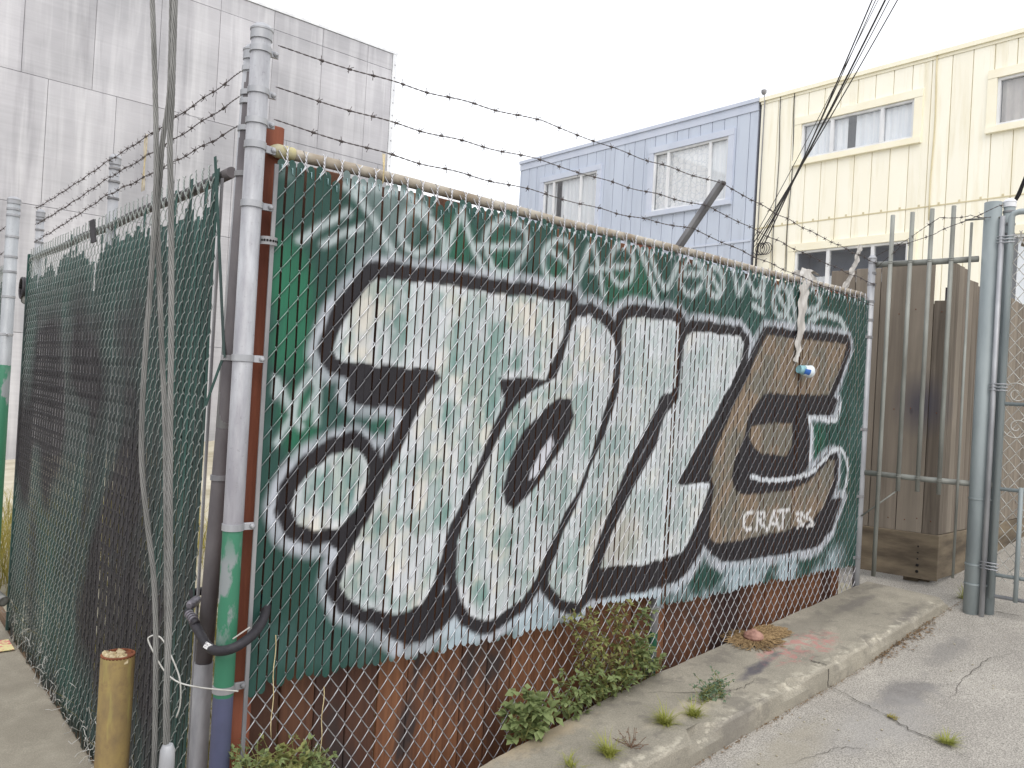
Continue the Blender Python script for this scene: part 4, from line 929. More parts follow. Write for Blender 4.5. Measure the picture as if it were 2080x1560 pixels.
# ------------------------------------------------------------------ gate post and second fence at the far end of the sidewalk
gp = on_x(14, 700); gy = 4.83
m = MB(); m.tube([(0, gy, -0.2), (0, gy, 1.5), (0, gy, Z_(1.27))], 0.046, 22)
gpo = empty('gate_post', (0, gy, 0), 'thick steel post, grey above and green below, past the far end of the dark fence', 'post')
pb = m.build('post', 'gate_post_paint', gpo); cap_on(gpo, 0, gy, Z_(1.275), 0.046)
for z in (1.20, 1.15, 0.98, 0.82, 0.70, 0.50): band_on(gpo, 0, gy, Z_(z), 0.046, None, 0, 0.018)
band_on(gpo, 0, gy, Z_(0.20), 0.046, (0, -1), 0.08, 0.02)
far = empty('slatted_fence', (0, 6, 0.05), 'green slatted fence continuing beyond the green and grey post at the picture edge', 'fence')
for i in range(30):
    m = slat_local(0.05, Z_(0.62) + random.uniform(-.03, .03), 0, random.uniform(-.2, .2), i, 0.0165); m.v = [(-d, 4.95 + i * w - s_, z) for s_, d, z in m.v]; m.build('slat', 'dark_slat', far)
V, Fq = chain_link(30 * w, 0.06, Z_(0.78), 6, 4, 0.0021, 0.0055); me = np_mesh('chain_link_mesh', place(V, (0, 4.93 + 30 * w, 0), U_, N_v), Fq, 'dark_mesh_wire'); tag(link('chain_link_mesh', me, far), None, None, None, 'stuff')
m = MB(); m.tube([(0.03, 4.9, Z_(0.745)), (0.03, 6.1, Z_(0.745))], 0.021, 12); m.build('top_rail', 'post_dark_paint', far)
def open_pipe(name, p, d, L_, r, label, mat='pipe_grey'):
    p = np.array(p); d = np.array(d, float); d /= np.linalg.norm(d); o = empty(name, tuple(p), label, 'pipe')
    m = MB(); m.lathe(tuple(p), [(r * 0.72, -0.05 * 0 - 0.04), (r * 0.72, 0.0), (r, 0.0), (r, -0.0001 - L_)][0:3], 16, tuple(d)); m.tube([p, p - d * L_ * 0.5, p - d * L_], r, 16, False); m.build('pipe_wall', mat, o)
    m = MB(); m.lathe(tuple(p - d * 0.03), [(r * 0.73, 0), (0, 0.001)], 16, tuple(d)); m.build('pipe_bore', 'pipe_bore', o); return o
open_pipe('pipe', on_x(51, 610, 0.12), (-0.45, -1, -0.15), 1.2, 0.032, 'upper grey pipe end sticking out of the gap past the dark fence')
open_pipe('pipe', on_x(8, 1222, -0.10), (0.35, -1, -0.25), 1.0, 0.035, 'lower grey pipe end near the ground past the dark fence')
m = MB(); hc = on_x(44, 585, 0.35)
for k in range(7): m.tube([(hc[0] + 0.02 * k, hc[1] + 0.10 * math.cos(a), hc[2] + 0.10 * math.sin(a)) for a in np.linspace(0, 2 * math.pi, 20)], 0.012, 6)
tag(m.build('hose_coil', 'hose_black'), 'dark coil of hose hung up in the gap past the dark fence', 'hose')
q = on_x(18, 1318, -0.3); pz = 0.034
m = MB(); c0 = np.array([-0.10, 4.05, 0]); m.box((-0.75, 3.62, 0.03), (-0.02, 3.86, 0.036)); tag(m.build('paper_litter', 'paper_litter'), 'yellow and pink printed card lying on the sidewalk', 'litter')

# ------------------------------------------------------------------ barbed wire
def barbed(name, pts, label, group, sag=0.02, r=0.0013, step=0.105, seg=0.012, drop=()):
    P_ = []
    for a, b_ in zip(pts[:-1], pts[1:]):
        a, b_ = np.array(a, float), np.array(b_, float); L_ = np.linalg.norm(b_ - a); n = max(3, int(L_ / seg))
        for k in range(n):
            t_ = k / n; p = a + (b_ - a) * t_; p[2] -= sag * 4 * t_ * (1 - t_); p += np.array([0, .003 * math.sin(t_ * L_ * 23), .003 * math.sin(t_ * L_ * 17 + 1)]); P_.append(p)
    P_.append(np.array(pts[-1], float)); P_ = np.array(P_); n = len(P_)
    T = np.gradient(P_, axis=0); T /= np.linalg.norm(T, axis=1)[:, None]; up = np.array([0, 0, 1.0]); a = np.cross(T, up); a /= np.linalg.norm(a, axis=1)[:, None]; b_ = np.cross(T, a)
    m = MB(); tw = np.arange(n) * seg * 2 * math.pi / 0.055
    for s in (0, math.pi): m.tube(P_ + 0.0017 * (np.cos(tw + s)[:, None] * a + np.sin(tw + s)[:, None] * b_), r, 4)
    L_ = 0; last = step * 0.4
    for i in range(1, n):
        L_ += np.linalg.norm(P_[i] - P_[i - 1])
        if L_ - last > step * random.uniform(.85, 1.15):
            last = L_; ph = random.uniform(0, 6.28)
            for e in range(2):
                c = P_[i] + T[i] * 0.006 * e; q = ph + e * 1.5; d = math.cos(q) * a[i] + math.sin(q) * b_[i]; d2 = math.cos(q + 1.6) * a[i] + math.sin(q + 1.6) * b_[i]
                m.tube([c - d * 0.017 + T[i] * .004, c - d * 0.005 + d2 * .004, c + d2 * 0.0055, c + d * 0.005 + d2 * .003, c + d * 0.017 - T[i] * .005], 0.0013, 4)
            m.tube([P_[i] - T[i] * .006, P_[i] + T[i] * .010], 0.0042, 6)
    return tag(m.build(name, 'barbed'), label, 'barbed wire', group)
arm_pt = lambda f: a0 + (a1 - a0) * f + np.array([0, -0.006, 0.004])
for k, (z0, f, z1, nm) in enumerate(((1.138, 0.95, 1.02, 'topmost'), (0.994, 0.62, 0.87, 'middle'), (0.881, 0.28, 0.72, 'lowest'))):
    barbed('barbed_wire', [(0.045, 0, Z_(z0)), (1.2, -0.02 - 0.08 * f, Z_(z0 + [.02, .005, -.012][k])), tuple(arm_pt(f)), (4.47, -0.03, Z_(z1))], nm + ' of three rusty barbed wire strands above the painted fence', 'strands above the painted fence', 0.012)
for k, (z0, z1, z2, nm) in enumerate(((1.07, 1.085, 1.085, 'highest'), (0.98, 0.99, 0.968, 'second'), (0.875, 0.90, 0.845, 'bottom'))):
    barbed('barbed_wire', [(-0.02, 0.155, Z_(z0)), (0.0, 2.0, Z_(z1)), (0.0, 3.9, Z_(z2))], nm + ' of three rusty barbed wire strands above the dark slatted fence', 'strands above the dark fence', 0.008)
barbed('barbed_wire', [(-0.04, 4.85, Z_(1.06)), (-0.04, 7.0, Z_(1.10))], 'upper barbed wire strand leaving the green and grey post', 'strands past the gate post', 0.01)
barbed('barbed_wire', [(-0.04, 4.85, Z_(0.86)), (-0.04, 7.0, Z_(0.82))], 'lower barbed wire strand leaving the green and grey post', 'strands past the gate post', 0.01)
m = MB(); q0 = on_y(778, 312, -0.02); m.tube([q0, q0 + np.array([0.004, -.004, -.06]), q0 + np.array([.001, -.008, -.115])], 0.0022, 5); m.tube([q0 + np.array([.008, 0, 0]), q0 + np.array([.006, -.004, -.05]), q0 + np.array([.004, -.008, -.11])], 0.0022, 5)
tag(m.build('twine', 'twine'), 'pale twine hanging over the top rail of the painted fence', 'string')
m = MB(); q0 = on_x(295, 275, -0.005)
for k in range(4): m.tube([q0 + np.array([0, -.01 * k + .008 * math.sin(j * 1.1 + k), -0.033 * j]) for j in range(9)], 0.0012, 4)
tag(m.build('twine', 'twine'), 'frayed pale twine hanging from barbed wire over the dark fence', 'string')

# ------------------------------------------------------------------ pipe railing, gate post and gate on the right
RD = np.array([0.183, -0.983, 0.0]); RN = np.array([-0.983, -0.183, 0.0]); RP = np.array([4.49, 0.0, 0.0])
def on_rail(u, v, off=0.0):
    r = ray(u, v); p0 = RP + RN * off; return CP + r * ((p0 - CP) @ RN) / (r @ RN)
t_of = lambda p: (p - RP) @ RD
def rp(t_, z, off=0.0): return RP + RD * t_ + RN * off + np.array([0, 0, z])
rail = empty('pipe_railing', tuple(RP + RD * 0.4 + np.array([0, 0, 0.75])), 'galvanised pipe railing with tall upright bars in front of the wooden enclosure', 'railing')
zl = on_rail(1751, 959)[2]; zu = on_rail(1771, 538)[2]; te = t_of(on_rail(1988, 524))
m = MB(); m.tube([rp(0.02, zl), rp(0.4, zl - .004), rp(0.80, zl)], 0.019, 14); m.build('rail_bar', 'bar_paint', rail)
m = MB(); m.tube([rp(0.02, zu), rp(0.4, zu), rp(te, zu + .005)], 0.020, 14); m.lathe(tuple(rp(te + .001, zu + .005)), [(0.017, 0), (0, 0.001)], 12, tuple(RD)); m.build('rail_bar', 'bar_paint', rail)
for (u0, v0, u1, v1, r_) in ((1814, 437, 1768, 1169, 0.0145), (1854, 431, 1825, 998, 0.0145), (1894, 424, 1868, 999, 0.0145), (1938, 418, 1911, 1005, 0.0145), (1974, 452, 1940, 1175, 0.0085)):
    pt = on_rail(u0, v0, 0.036); pb_ = on_rail(u1, v1, 0.036); pb_ = np.array([pt[0], pt[1], pb_[2]])
    m = MB(); m.tube([pb_, (pb_ + pt) / 2, pt], r_, 12); m.build('upright_bar', 'bar_paint', rail)
    if r_ > .01:
        m = MB()
        for dz in (0.0, 0.012):
            for zz_ in (zu, zl): m.lathe((pt[0], pt[1], zz_ + dz - .006), [(r_, 0), (r_ + .003, .003), (r_, .006)], 10)
        m.build('weld', 'bar_paint', rail)
m = MB(); p_ = on_rail(1960, 447, 0.03); m.tube([p_, p_ + RD * 0.2], 0.007, 8); m.build('brace_rod', 'bar_paint', rail)
m = MB(); p0 = on_rail(1820, 998, 0.03); p1 = on_rail(1750, 1048, 0.03); m.tube([p0, (p0 + p1) / 2, p1], 0.006, 6); m.build('brace_rod', 'bar_paint', rail)
barbed('barbed_wire', [(4.475, -0.03, Z_(1.07)), tuple(rp(0.42, on_rail(1900, 447)[2], 0.06)), tuple(rp(0.60, on_rail(1950, 443)[2], 0.06)), tuple(rp(0.72, on_rail(1985, 447)[2], 0.06))], 'upper barbed wire loop strung across the tall railing bars', 'wires across the railing', 0.01)
barbed('barbed_wire', [(4.475, -0.03, Z_(0.98)), tuple(rp(0.18, on_rail(1830, 505)[2], 0.06)), tuple(rp(0.42, on_rail(1900, 475)[2], 0.06)), tuple(rp(0.78, on_rail(2020, 427)[2], 0.12))], 'lower barbed wire rising across the tall railing bars', 'wires across the railing', 0.0)

bt = t_of(on_rail(1992, 900)); bz = on_rail(2015, 412)[2]
bp = rp(bt, 0)
bigp = empty('gate_post', (bp[0], bp[1], 0.72), 'stout pale blue-grey steel post between the railing and the gate', 'post')
m = MB(); m.tube([rp(bt, 0.4), rp(bt, 1.5), rp(bt, bz)], 0.052, 26); m.lathe(tuple(rp(bt, bz)), [(0.048, 0.0), (0.046, -0.0), (0.0, 0.001)], 20); m.build('post', 'pale_teal_post', bigp)
for v in (1015, 1150, 1190): band_on(bigp, *(rp(bt, 0)[:2]), on_rail(2005, v)[2], 0.052, tuple(RD[:2]), 0.03, 0.012, 'pale_teal_post')
hp = rp(bt + 0.088, 0, -0.03)
hin = empty('hinge_post', (hp[0], hp[1], 0.72), 'slimmer domed steel post right behind the stout gate post', 'post')
m = MB(); m.tube([(hp[0], hp[1], 0.4), (hp[0], hp[1], 2), (hp[0], hp[1], bz - 0.03)], 0.034, 18); m.build('post', 'pale_teal_post', hin); cap_on(hin, hp[0], hp[1], bz + 0.0, 0.034, 'white_paint')
for v in (430, 455, 475): band_on(hin, hp[0], hp[1], on_rail(2035, v)[2], 0.034, None, 0, 0.014, 'galvanised_dull')
gate = empty('swing_gate', tuple(rp(bt + 0.5, 0.75)), 'grey tube gate filled with chain-link at the picture edge', 'gate')
GO = 0.045; g0 = on_rail(2046, 432, GO); g1 = on_rail(2019, 1215, GO); gt = t_of(on_rail(2028, 950, GO)); GW = 1.0
zt_, zb_ = g0[2], g1[2]
m = MB(); m.tube([rp(gt, zb_, GO), rp(gt, zt_ - .03, GO), rp(gt + .012, zt_ - .008, GO), rp(gt + .04, zt_, GO), rp(gt + GW, zt_, GO)], 0.019, 12); m.tube([rp(gt + GW, zt_, GO), rp(gt + GW, zb_, GO)], 0.019, 12); m.build('frame', 'pale_teal_post', gate)
m = MB(); m.tube([rp(gt - .05, 0.66, GO), rp(gt - .05, zt_ - .02, GO)], 0.0165, 10); m.build('drop_rod', 'galvanised', gate)
for v, u in ((821, 2060), (996, 2060), (1172, 2050), (1216, 2050)):
    zz_ = on_rail(u, v, GO)[2]; m = MB(); m.tube([rp(gt, zz_, GO), rp(gt + GW, zz_, GO)], 0.012, 8); m.build('cross_bar', 'galvanised' if v > 1200 else 'pale_teal_post', gate)
tm = t_of(on_rail(2075, 1000, GO)); m = MB(); m.tube([rp(tm, zb_, GO + .02), rp(tm, on_rail(2070, 990, GO)[2], GO + .02)], 0.014, 10); m.build('mid_upright', 'pale_teal_post', gate)
V, Fq = chain_link(GW - 0.04, zb_ + 0.10, on_rail(2065, 468, GO)[2], 8, 5, 0.0027, cw=CW, ch=CH, knuckles=True)
me = np_mesh('chain_link_mesh', place(V, rp(gt + 0.02, 0, GO), RD, RN), Fq, 'gate_wire'); tag(link('chain_link_mesh', me, gate), None, None, None, 'stuff')
for v in (787, 1150, 490):
    m = MB()
    for dz in (-.02, 0, .02): m.tube([rp(gt - .075, on_rail(2030, v)[2] + dz, GO + .01), rp(gt + .03, on_rail(2030, v)[2] + dz, GO + .022)], 0.004, 6)
    m.build('hinge_strap', 'galvanised', gate)
for v, up in ((800, 1), (868, -1)):
    c = on_rail(2066, v, GO); m = MB(); sp = []
    for k in range(40):
        a = 0.4 + k * 0.22; rr = 0.012 + 0.0016 * k; sp.append(c + RD * rr * math.cos(a) + np.array([0, 0, up * rr * math.sin(a)]) + RN * 0.012)
    m.tube(sp, 0.0035, 6); m.build('scroll', 'gate_wire', gate)
m = MB(); q = rp(gt + .03, zt_ + 0.0, -0.25); m.tube([q + np.array([0, 0, -.14]), q + RD * 0.4 + np.array([0, 0, -.26])], 0.028, 14)
tag(m.build('loose_pipe', 'rail_pipe'), 'short slanted pipe behind the top of the gate', 'pipe')

# ------------------------------------------------------------------ wooden enclosure
bc = np.array([4.98, -0.32, 0.0]); wf = np.array([-0.24, 0.971, 0]); ws = np.array([0.9995, 0.03, 0])
box = empty('wooden_enclosure', (5.1, 0.0, 0.8), 'tall weathered grey-brown plank enclosure standing behind the railing', 'enclosure')
z_b = 0.80; z_s = z_b + 0.325; z_t = 3.10
ff = lambda a, b_, c: tuple(bc + wf * a + np.array([-wf[1], wf[0], 0]) * (b_) + np.array([0, 0, c]))
fs_ = lambda a, b_, c: tuple(bc + ws * a + np.array([ws[1], -ws[0], 0]) * (b_) + np.array([0, 0, c]))
xs_ = -0.024; tops = [2.80, 3.08, 3.06, 3.05, 3.04]
for i in range(5):
    wd = [0.109, 0.175, 0.185, 0.18, 0.18][i]
    m = MB(); m.bbox((xs_ + 0.0022, -0.0 + random.uniform(0, .004), z_s + 0.002), (xs_ + wd - 0.0022, 0.022 + random.uniform(-.003, .003), tops[i]), 0.003, ff); m.build('plank', 'box_plank', box); xs_ += wd
xs_ = 0.0
for i in range(26):
    wd = [0.05, 0.09, 0.10, 0.11, 0.09, 0.1, 0.1][i % 7]; zt_i = 3.10 - 0.012 * min(i, 7) + random.uniform(-.01, .01) - (0.05 if i > 3 else 0)
    m = MB(); m.bbox((xs_ + 0.002, 0.0 + random.uniform(-.008, .004), z_s + 0.004), (xs_ + wd - 0.002, 0.022, zt_i), 0.003, fs_); m.build('plank', 'box_plank', box); xs_ += wd
m = MB(); m.bbox((-0.03, -0.006, z_b), (0.82, 0.032, z_s), 0.005, ff); m.build('skirt_board', 'weathered_skirt', box)
m = MB(); m.bbox((0.002, -0.006, z_b + 0.01), (2.6, 0.028, z_s - 0.002), 0.005, fs_); m.build('skirt_board', 'weathered_skirt', box)
m = MB(); m.box((0.09, -0.012, z_s), (0.8, -0.002, 2.95), ff); m.build('gap_backing', 'dark_roof', box)  # added dark sheet: stops light slits, makes plank gaps read as dark lines
m = MB(); m.box((0.03, -0.03, z_s), (2.5, -0.012, 2.9), fs_); m.build('gap_backing', 'dark_roof', box)  # same added dark backing behind the side planks
m = MB(); m.box((0.05, -0.06, z_s), (0.10, -0.004, 2.78), ff); m.box((0.72, -0.06, z_s), (0.80, -0.004, 2.9), ff); m.build('inner_stud', 'weathered_wood', box)
m = MB(); m.box((0.06, -0.05, z_b - 0.075), (0.6, -0.12, z_b - 0.005), fs_); m.box((0.1, -0.05, z_b - .07), (0.2, -0.15, z_b - .002), ff); m.build('bearer', 'weathered_skirt', box)
m = MB()
for k in range(5): m.lathe(ff(0.10, 0.034, z_b + 0.05 + 0.045 * k), [(0.006 if k > 1 else 0.011, 0), (0, 0.002)], 8, (-wf[1], wf[0], 0))
m.build('bolt_hole', 'pipe_bore', box)
m = MB()
for a_ in (0.03, 0.12, 0.2, 0.31, 0.40, 0.5, 0.58):
    for zz_ in (z_s + 0.09, 2.0, 2.72): m.lathe(ff(a_, 0.0262, zz_ + random.uniform(-.02, .02)), [(0.0045, 0), (0, 0.0012)], 6, (-wf[1], wf[0], 0))
m.build('nail_heads', 'rust', box)

# ------------------------------------------------------------------ guy cables, bollard, lock, loose wire
def cable(name, pts, r, label, group=None, lay=0.16, smooth=8):
    P_ = np.array(smooth_line(pts, smooth)); Q = [P_[0]]
    for a, b_ in zip(P_[:-1], P_[1:]):
        n = max(1, int(np.linalg.norm(b_ - a) / 0.012)); Q += [a + (b_ - a) * k / n for k in range(1, n + 1)]
    Q = np.array(Q); n = len(Q); m = MB(); L_ = np.arange(n) * 0.012
    for s in range(6):
        q = L_ * 2 * math.pi / lay + s * math.pi / 3
        m.tube(Q + np.stack([r * .66 * np.cos(q), r * .66 * np.sin(q), 0 * q], 1), r * 0.36, 5)
    m.tube(Q[::4], r * 0.5, 6)
    return tag(m.build(name, 'guy_strand'), label, 'cable', group)
GZ = 2.3
gpts = lambda L_, dz=0.0: [at_depth(u, v, GZ + dz) for u, v in L_]
cable('guy_cable', gpts([(307,-60),(314,144),(317,288),(316,400),(306,573),(297,688),(289,829),(288,944),(299,1060),(311,1160),(316,1260),(316,1400),(313,1590)], -.02), 0.0075, 'slack outermost steel guy cable bowing away in front of the dark fence', 'guy cables')
cable('guy_cable', gpts([(350,-60),(347,100),(343,202),(330,288),(325,360),(320,440),(325,602),(329,717),(335,850),(337,1000),(339,1300),(341,1590)]), 0.0075, 'middle steel guy cable crossing between the other two', 'guy cables')
cable('guy_cable', gpts([(357,-60),(352,100),(349,202),(345,288),(347,400),(348,600),(346,850),(344,1250),(338,1400),(337,1590)], -.03), 0.0082, 'straight thick steel guy cable beside the fence corner, closest to the corner post', 'guy cables')
q0 = at_depth(341, 1512, 2.27); m = MB(); m.lathe(tuple(q0 + np.array([0, 0, -.6])), [(0.02, 0), (0.021, .55), (0.020, .585), (0.014, .6), (0, .602)], 14)
tag(m.build('cable_guard', 'galvanised'), 'grey capped tube at the foot of the guy cables', 'tube')

bb = at_depth(240, 1327, 2.9)
bol = empty('bollard', (bb[0], bb[1], 0.02), 'rusty yellow steel pipe bollard with rubbish in its open top', 'bollard')
m = MB(); R_ = 0.057; m.tube([(bb[0], bb[1], -0.2), (bb[0], bb[1], 0.5), (bb[0], bb[1], bb[2] - .004)], R_, 30, False); m.build('pipe_wall', 'bollard_paint', bol)
m = MB(); m.lathe((bb[0], bb[1], bb[2]), [(R_, -.008), (R_ + .0005, -.002), (R_ - .001, 0), (R_ - 0.006, 0), (R_ - 0.007, -0.05), (0, -0.051)], 30); m.build('rusty_rim', 'rust', bol)
for k in range(9):
    a = random.uniform(0, 6.28); rr = random.uniform(0, .035); c = np.array([bb[0] + rr * math.cos(a), bb[1] + rr * math.sin(a), bb[2] - 0.026 + .014 * random.random()]); bm = bmesh.new(); bmesh.ops.create_icosphere(bm, subdivisions=2, radius=0.018)
    for v in bm.verts: v.co *= random.uniform(.75, 1.2); v.co.x *= 1.4
    me = bpy.data.meshes.new('rubbish_scrap'); bm.to_mesh(me); bm.free(); me.materials.append(MATS['foam_bits']); o = link('rubbish_scrap', me, bol); o.matrix_parent_inverse = Matrix.Translation(-bol.location); o.location = c; o.rotation_euler = (a, a * 2, a)

lock = empty('bicycle_lock', tuple(at_depth(430, 1320, 2.72)), 'black sleeved combination bicycle lock looped round both corner posts', 'lock')
lk = [(542,1222,2.86),(536,1255,2.80),(520,1282,2.74),(498,1302,2.69),(470,1318,2.66),(440,1322,2.68),(420,1310,2.74),(405,1285,2.80),(392,1262,2.86)]
m = MB(); m.tube(smooth_line([at_depth(*q) for q in lk], 5), 0.0165, 12); m.build('sleeve', 'lock_black', lock)
m = MB(); m.tube(smooth_line([at_depth(*q) for q in [(388,1205,3.05),(420,1200,3.1),(448,1208,3.12),(480,1205,3.05),(520,1212,2.95),(542,1222,2.86)]], 5), 0.0155, 10); m.build('sleeve', 'lock_black', lock)
dc0 = at_depth(395, 1262, 2.84); dc1 = at_depth(376, 1248, 2.90); dc1[2] += .02; ddir = dc1 - dc0; ddir /= np.linalg.norm(ddir)
for k in range(4):
    m = MB(); m.lathe(tuple(dc0 + ddir * (.002 + k * .0135)), [(0.012, 0), (0.0165, .001), (0.0165, .009), (0.012, .0105)], 16, tuple(ddir)); m.build('dial_ring', 'lock_grey', lock)
m = MB(); m.lathe(tuple(dc0 - ddir * .02), [(0.011, 0), (0.0145, .005), (0.012, .02), (.011, .09), (.0, .092)], 14, tuple(ddir)); m.build('lock_barrel', 'lock_black', lock)
c0 = at_depth(384, 1232, 2.9); c1 = at_depth(402, 1216, 3.0); m = MB(); m.tube([c0, c0 + (c1 - c0) * .2, c0 + (c1 - c0) * .8, c1], [0.010, 0.0175, 0.0175, 0.012], 10); m.build('lock_head', 'lock_grey', lock)
m = MB(); p = at_depth(424, 1312, 2.70); rt = RC[0]; upv = -RC[1]; fw_ = -RC[2]
ax1 = (rt * .85 - upv * .5); ax1 /= np.linalg.norm(ax1); ax2 = np.cross(fw_, ax1); m.box((-.014, -.011, .0), (.014, .011, .0022), lambda a, b_, c: tuple(p + fw_ * 0.004 + ax1 * a + ax2 * b_ + fw_ * c)); m.build('sticker', 'sticker', lock)
p = at_depth(491, 1285, 2.66); ax1 = rt * .8 + upv * .55; ax1 /= np.linalg.norm(ax1); ax2 = np.cross(fw_, ax1); m = MB(); m.box((-.034, -.0022, .0), (.034, .0022, .0022), lambda a, b_, c: tuple(p + fw_ * 0.002 + ax1 * a + ax2 * b_ + fw_ * c)); m.build('sleeve_label', 'plastic_white', lock)
m = MB(); m.tube(smooth_line([at_depth(u, v, 2.58) for u, v in [(484,1404),(447,1401),(404,1396),(363,1386),(335,1364),(314,1329),(301,1301),(305,1293),(317,1291),(332,1302),(355,1349),(366,1385),(366,1430),(358,1458)]], 5), 0.0026, 6)
tag(m.build('wire_loop', 'gate_wire'), 'loose loop of bare wire tied to the corner post below the lock', 'wire')

# service cables to the yellow house
SCL = ['leftmost of the six service cables rising from the yellow house corner', 'second service cable from the left rising from the yellow house corner', 'thickest service cable in the bundle rising from the yellow house corner', 'fifth service cable from the left rising from the yellow house corner', 'rightmost of the six service cables rising from the yellow house corner', 'thinnest service cable in the bundle rising from the yellow house corner']
sa = np.array([E_ - 0.08, 5.72, on_x(1545, 497, E_)[2]])
for k, (u, v, r_) in enumerate(((1694, 160, .012), (1699, 162, .008), (1714, 160, .016), (1722, 158, .008), (1736, 155, .010), (1706, 165, .006))):
    q = at_depth(1545 + (u - 1545) * 2.3, 497 + (v - 497) * 2.3, 7.0); a_ = sa + np.array([-.02 * k, .03 * (k - 2), .03 * (k - 3)])
    P_ = [a_ + (q - a_) * f + np.array([0, 0, -0.10 * 4 * f * (1 - f)]) for f in np.linspace(0, 1, 40)]
    m = MB(); m.tube(P_, [r_ * (1 - .45 * f) for f in np.linspace(0, 1, 40)], 5); tag(m.build('service_cable', 'black_cable'), SCL[k], 'cable', 'service cables in one bundle')
m = MB(); m.tube([sa + np.array([.0, 0.02, 0]), sa + np.array([0, .05, -.2]), sa + np.array([0.01, .06, -1.6])], 0.02, 6)
for k in range(4): m.tube([sa + np.array([-.01, -.12 * math.cos(a) - .05 * k, -.1 + .11 * math.sin(a)]) for a in np.linspace(0, 6.28, 18)], 0.007, 4)
tag(m.build('cable_coil', 'black_cable'), 'cable drop with small loops at the yellow house corner', 'cable')
m = MB()
for y_, z0_, z1_ in ((5.46, 2.4, 5.62), (5.18, 2.4, 5.62)): m.tube([(E_ - .03, y_ + .02 * math.sin(k), Z_(z0_ + (z1_ - z0_) * k / 8)) for k in range(9)], 0.008, 4)
m.build('wall_cable', 'black_cable', yel)
m = MB(); m.tube([(E_ - .035, 2.74 + .012 * math.sin(k), Z_(3.0 + 2.6 * k / 8)) for k in range(9)], 0.012, 5); m.build('drain_pipe', 'yellow_groove', yel)
m = MB(); m.tube([np.array([5.7, 0.3, bz - .1]), np.array([6.2, -.8, bz + 1.5])], 0.012, 6); 
q0 = at_depth(2052, 428, 5.6); q1 = at_depth(2095, 330, 5.2); m = MB(); m.tube([q0, (q0 + q1) / 2 - np.array([0, 0, .01]), q1], 0.010, 6); q2 = at_depth(2060, 432, 5.6); m.tube([q0, (q0 + q1) / 2 - np.array([0, 0, .05]), q1], 0.006, 6)
tag(m.build('service_cable', 'black_cable'), 'black cable rising behind the gate top at the picture edge', 'cable')

# ------------------------------------------------------------------ plants
def leaf(m, c, d, L_, wd, up=(0, 0, 1)):
    d = np.array(d, float); d /= np.linalg.norm(d) + 1e-9; s = np.cross(d, np.array(up) + rng.normal(0, .3, 3)); s /= np.linalg.norm(s) + 1e-9; n = np.cross(s, d)
    c = np.array(c); p0 = c; p1 = c + d * L_ * .45 + s * wd * .5 + n * wd * .12; p2 = c + d * L_ - n * L_ * .12; p3 = c + d * L_ * .45 - s * wd * .5 + n * wd * .12; pm = c + d * L_ * .5
    m.add([p0, p1, p2, p3, pm], [(0, 1, 4), (1, 2, 4), (4, 2, 3), (0, 4, 3)], True)
def weed(name, label, stems, lmat, smat, leaf_l, n_per, cat='plant', group=None, spread=0.5, lw=.5):
    b0 = np.mean([s[0] for s in stems], 0); o = empty(name, tuple(b0), label, cat, group); ms, ml = MB(), MB()
    for base, tip in stems:
        base, tip = np.array(base), np.array(tip); mid = (base + tip) / 2 + rng.normal(0, .02, 3); P_ = np.array(smooth_line([base, mid, tip], 8)); ms.tube(P_, np.linspace(0.0028, 0.0012, len(P_)), 5)
        H = np.linalg.norm(tip - base); k_n = int(n_per * H / 0.3)
        for k in range(k_n):
            f = random.uniform(0.08, 1.0); i_ = min(int(f * (len(P_) - 1)), len(P_) - 1); c = P_[i_]; a = random.uniform(0, 6.28); d = np.array([math.cos(a), math.sin(a), random.uniform(-.2, .9)])
            if random.random() < .45:
                q = c + d * random.uniform(.02, .07) * spread * 2; q[2] += .01; ms.tube([c, (c + q) / 2 + np.array([0, 0, .004]), q], .0012, 4)
                for _ in range(4): leaf(ml, q, np.array([math.cos(a), math.sin(a), .3]) + rng.normal(0, .7, 3), leaf_l * random.uniform(.5, 1.1), leaf_l * lw * random.uniform(.7, 1.1))
            else: leaf(ml, c, d, leaf_l * random.uniform(.6, 1.25), leaf_l * lw * random.uniform(.7, 1.1))
    ms.build('stem', smat, o); tag(ml.build('foliage', lmat, o), None, None, None, 'stuff'); return o
def fstem(u0, v0, u1, v1, y0=-0.02, y1=-0.02): return (on_y(u0, v0, y0), on_y(u1, v1, y1))
weed('tall_weed', 'tallest olive weed climbing the mesh in front of the slat bottoms', [fstem(1215,1440,1158,1238,-.03,-.03), fstem(1222,1435,1205,1238,-.03,-.02), fstem(1262,1420,1248,1222,-.02,-.02), fstem(1230,1430,1190,1240,-.03,-.04), fstem(1240,1430,1215,1290), fstem(1255,1420,1255,1225,-.03,-.03), fstem(1265,1420,1275,1270,-.03,-.05), fstem(1235,1430,1235,1330,-.03,-.06)], 'leaf_olive', 'dry_stem', 0.036, 40)
weed('tall_weed', 'thin green-tipped weed beside the line post behind the ledge', [fstem(1310,1385,1310,1228), fstem(1300,1390,1295,1300), fstem(1318,1380,1320,1330)], 'leaf_green', 'dry_stem', 0.044, 36)
weed('low_weed', 'low spreading green weed in the gap along the ledge edge', [fstem(1150+k*16,1470-k*9,1125+k*17+random.randint(-14,14),1400-k*6+random.randint(-25,20),-.05,-.08) for k in range(13)], 'leaf_green', 'leaf_olive', 0.044, 34)
weed('low_weed', 'bushy bright green broad-leaved weed growing where ledge meets fence', [fstem(1070+random.randint(-18,30),1505,1040+k*11,1405+abs(k-4)*12+random.randint(-6,14),-.08,-.09) for k in range(9)], 'leaf_green', 'leaf_olive', 0.056, 26, lw=.66)
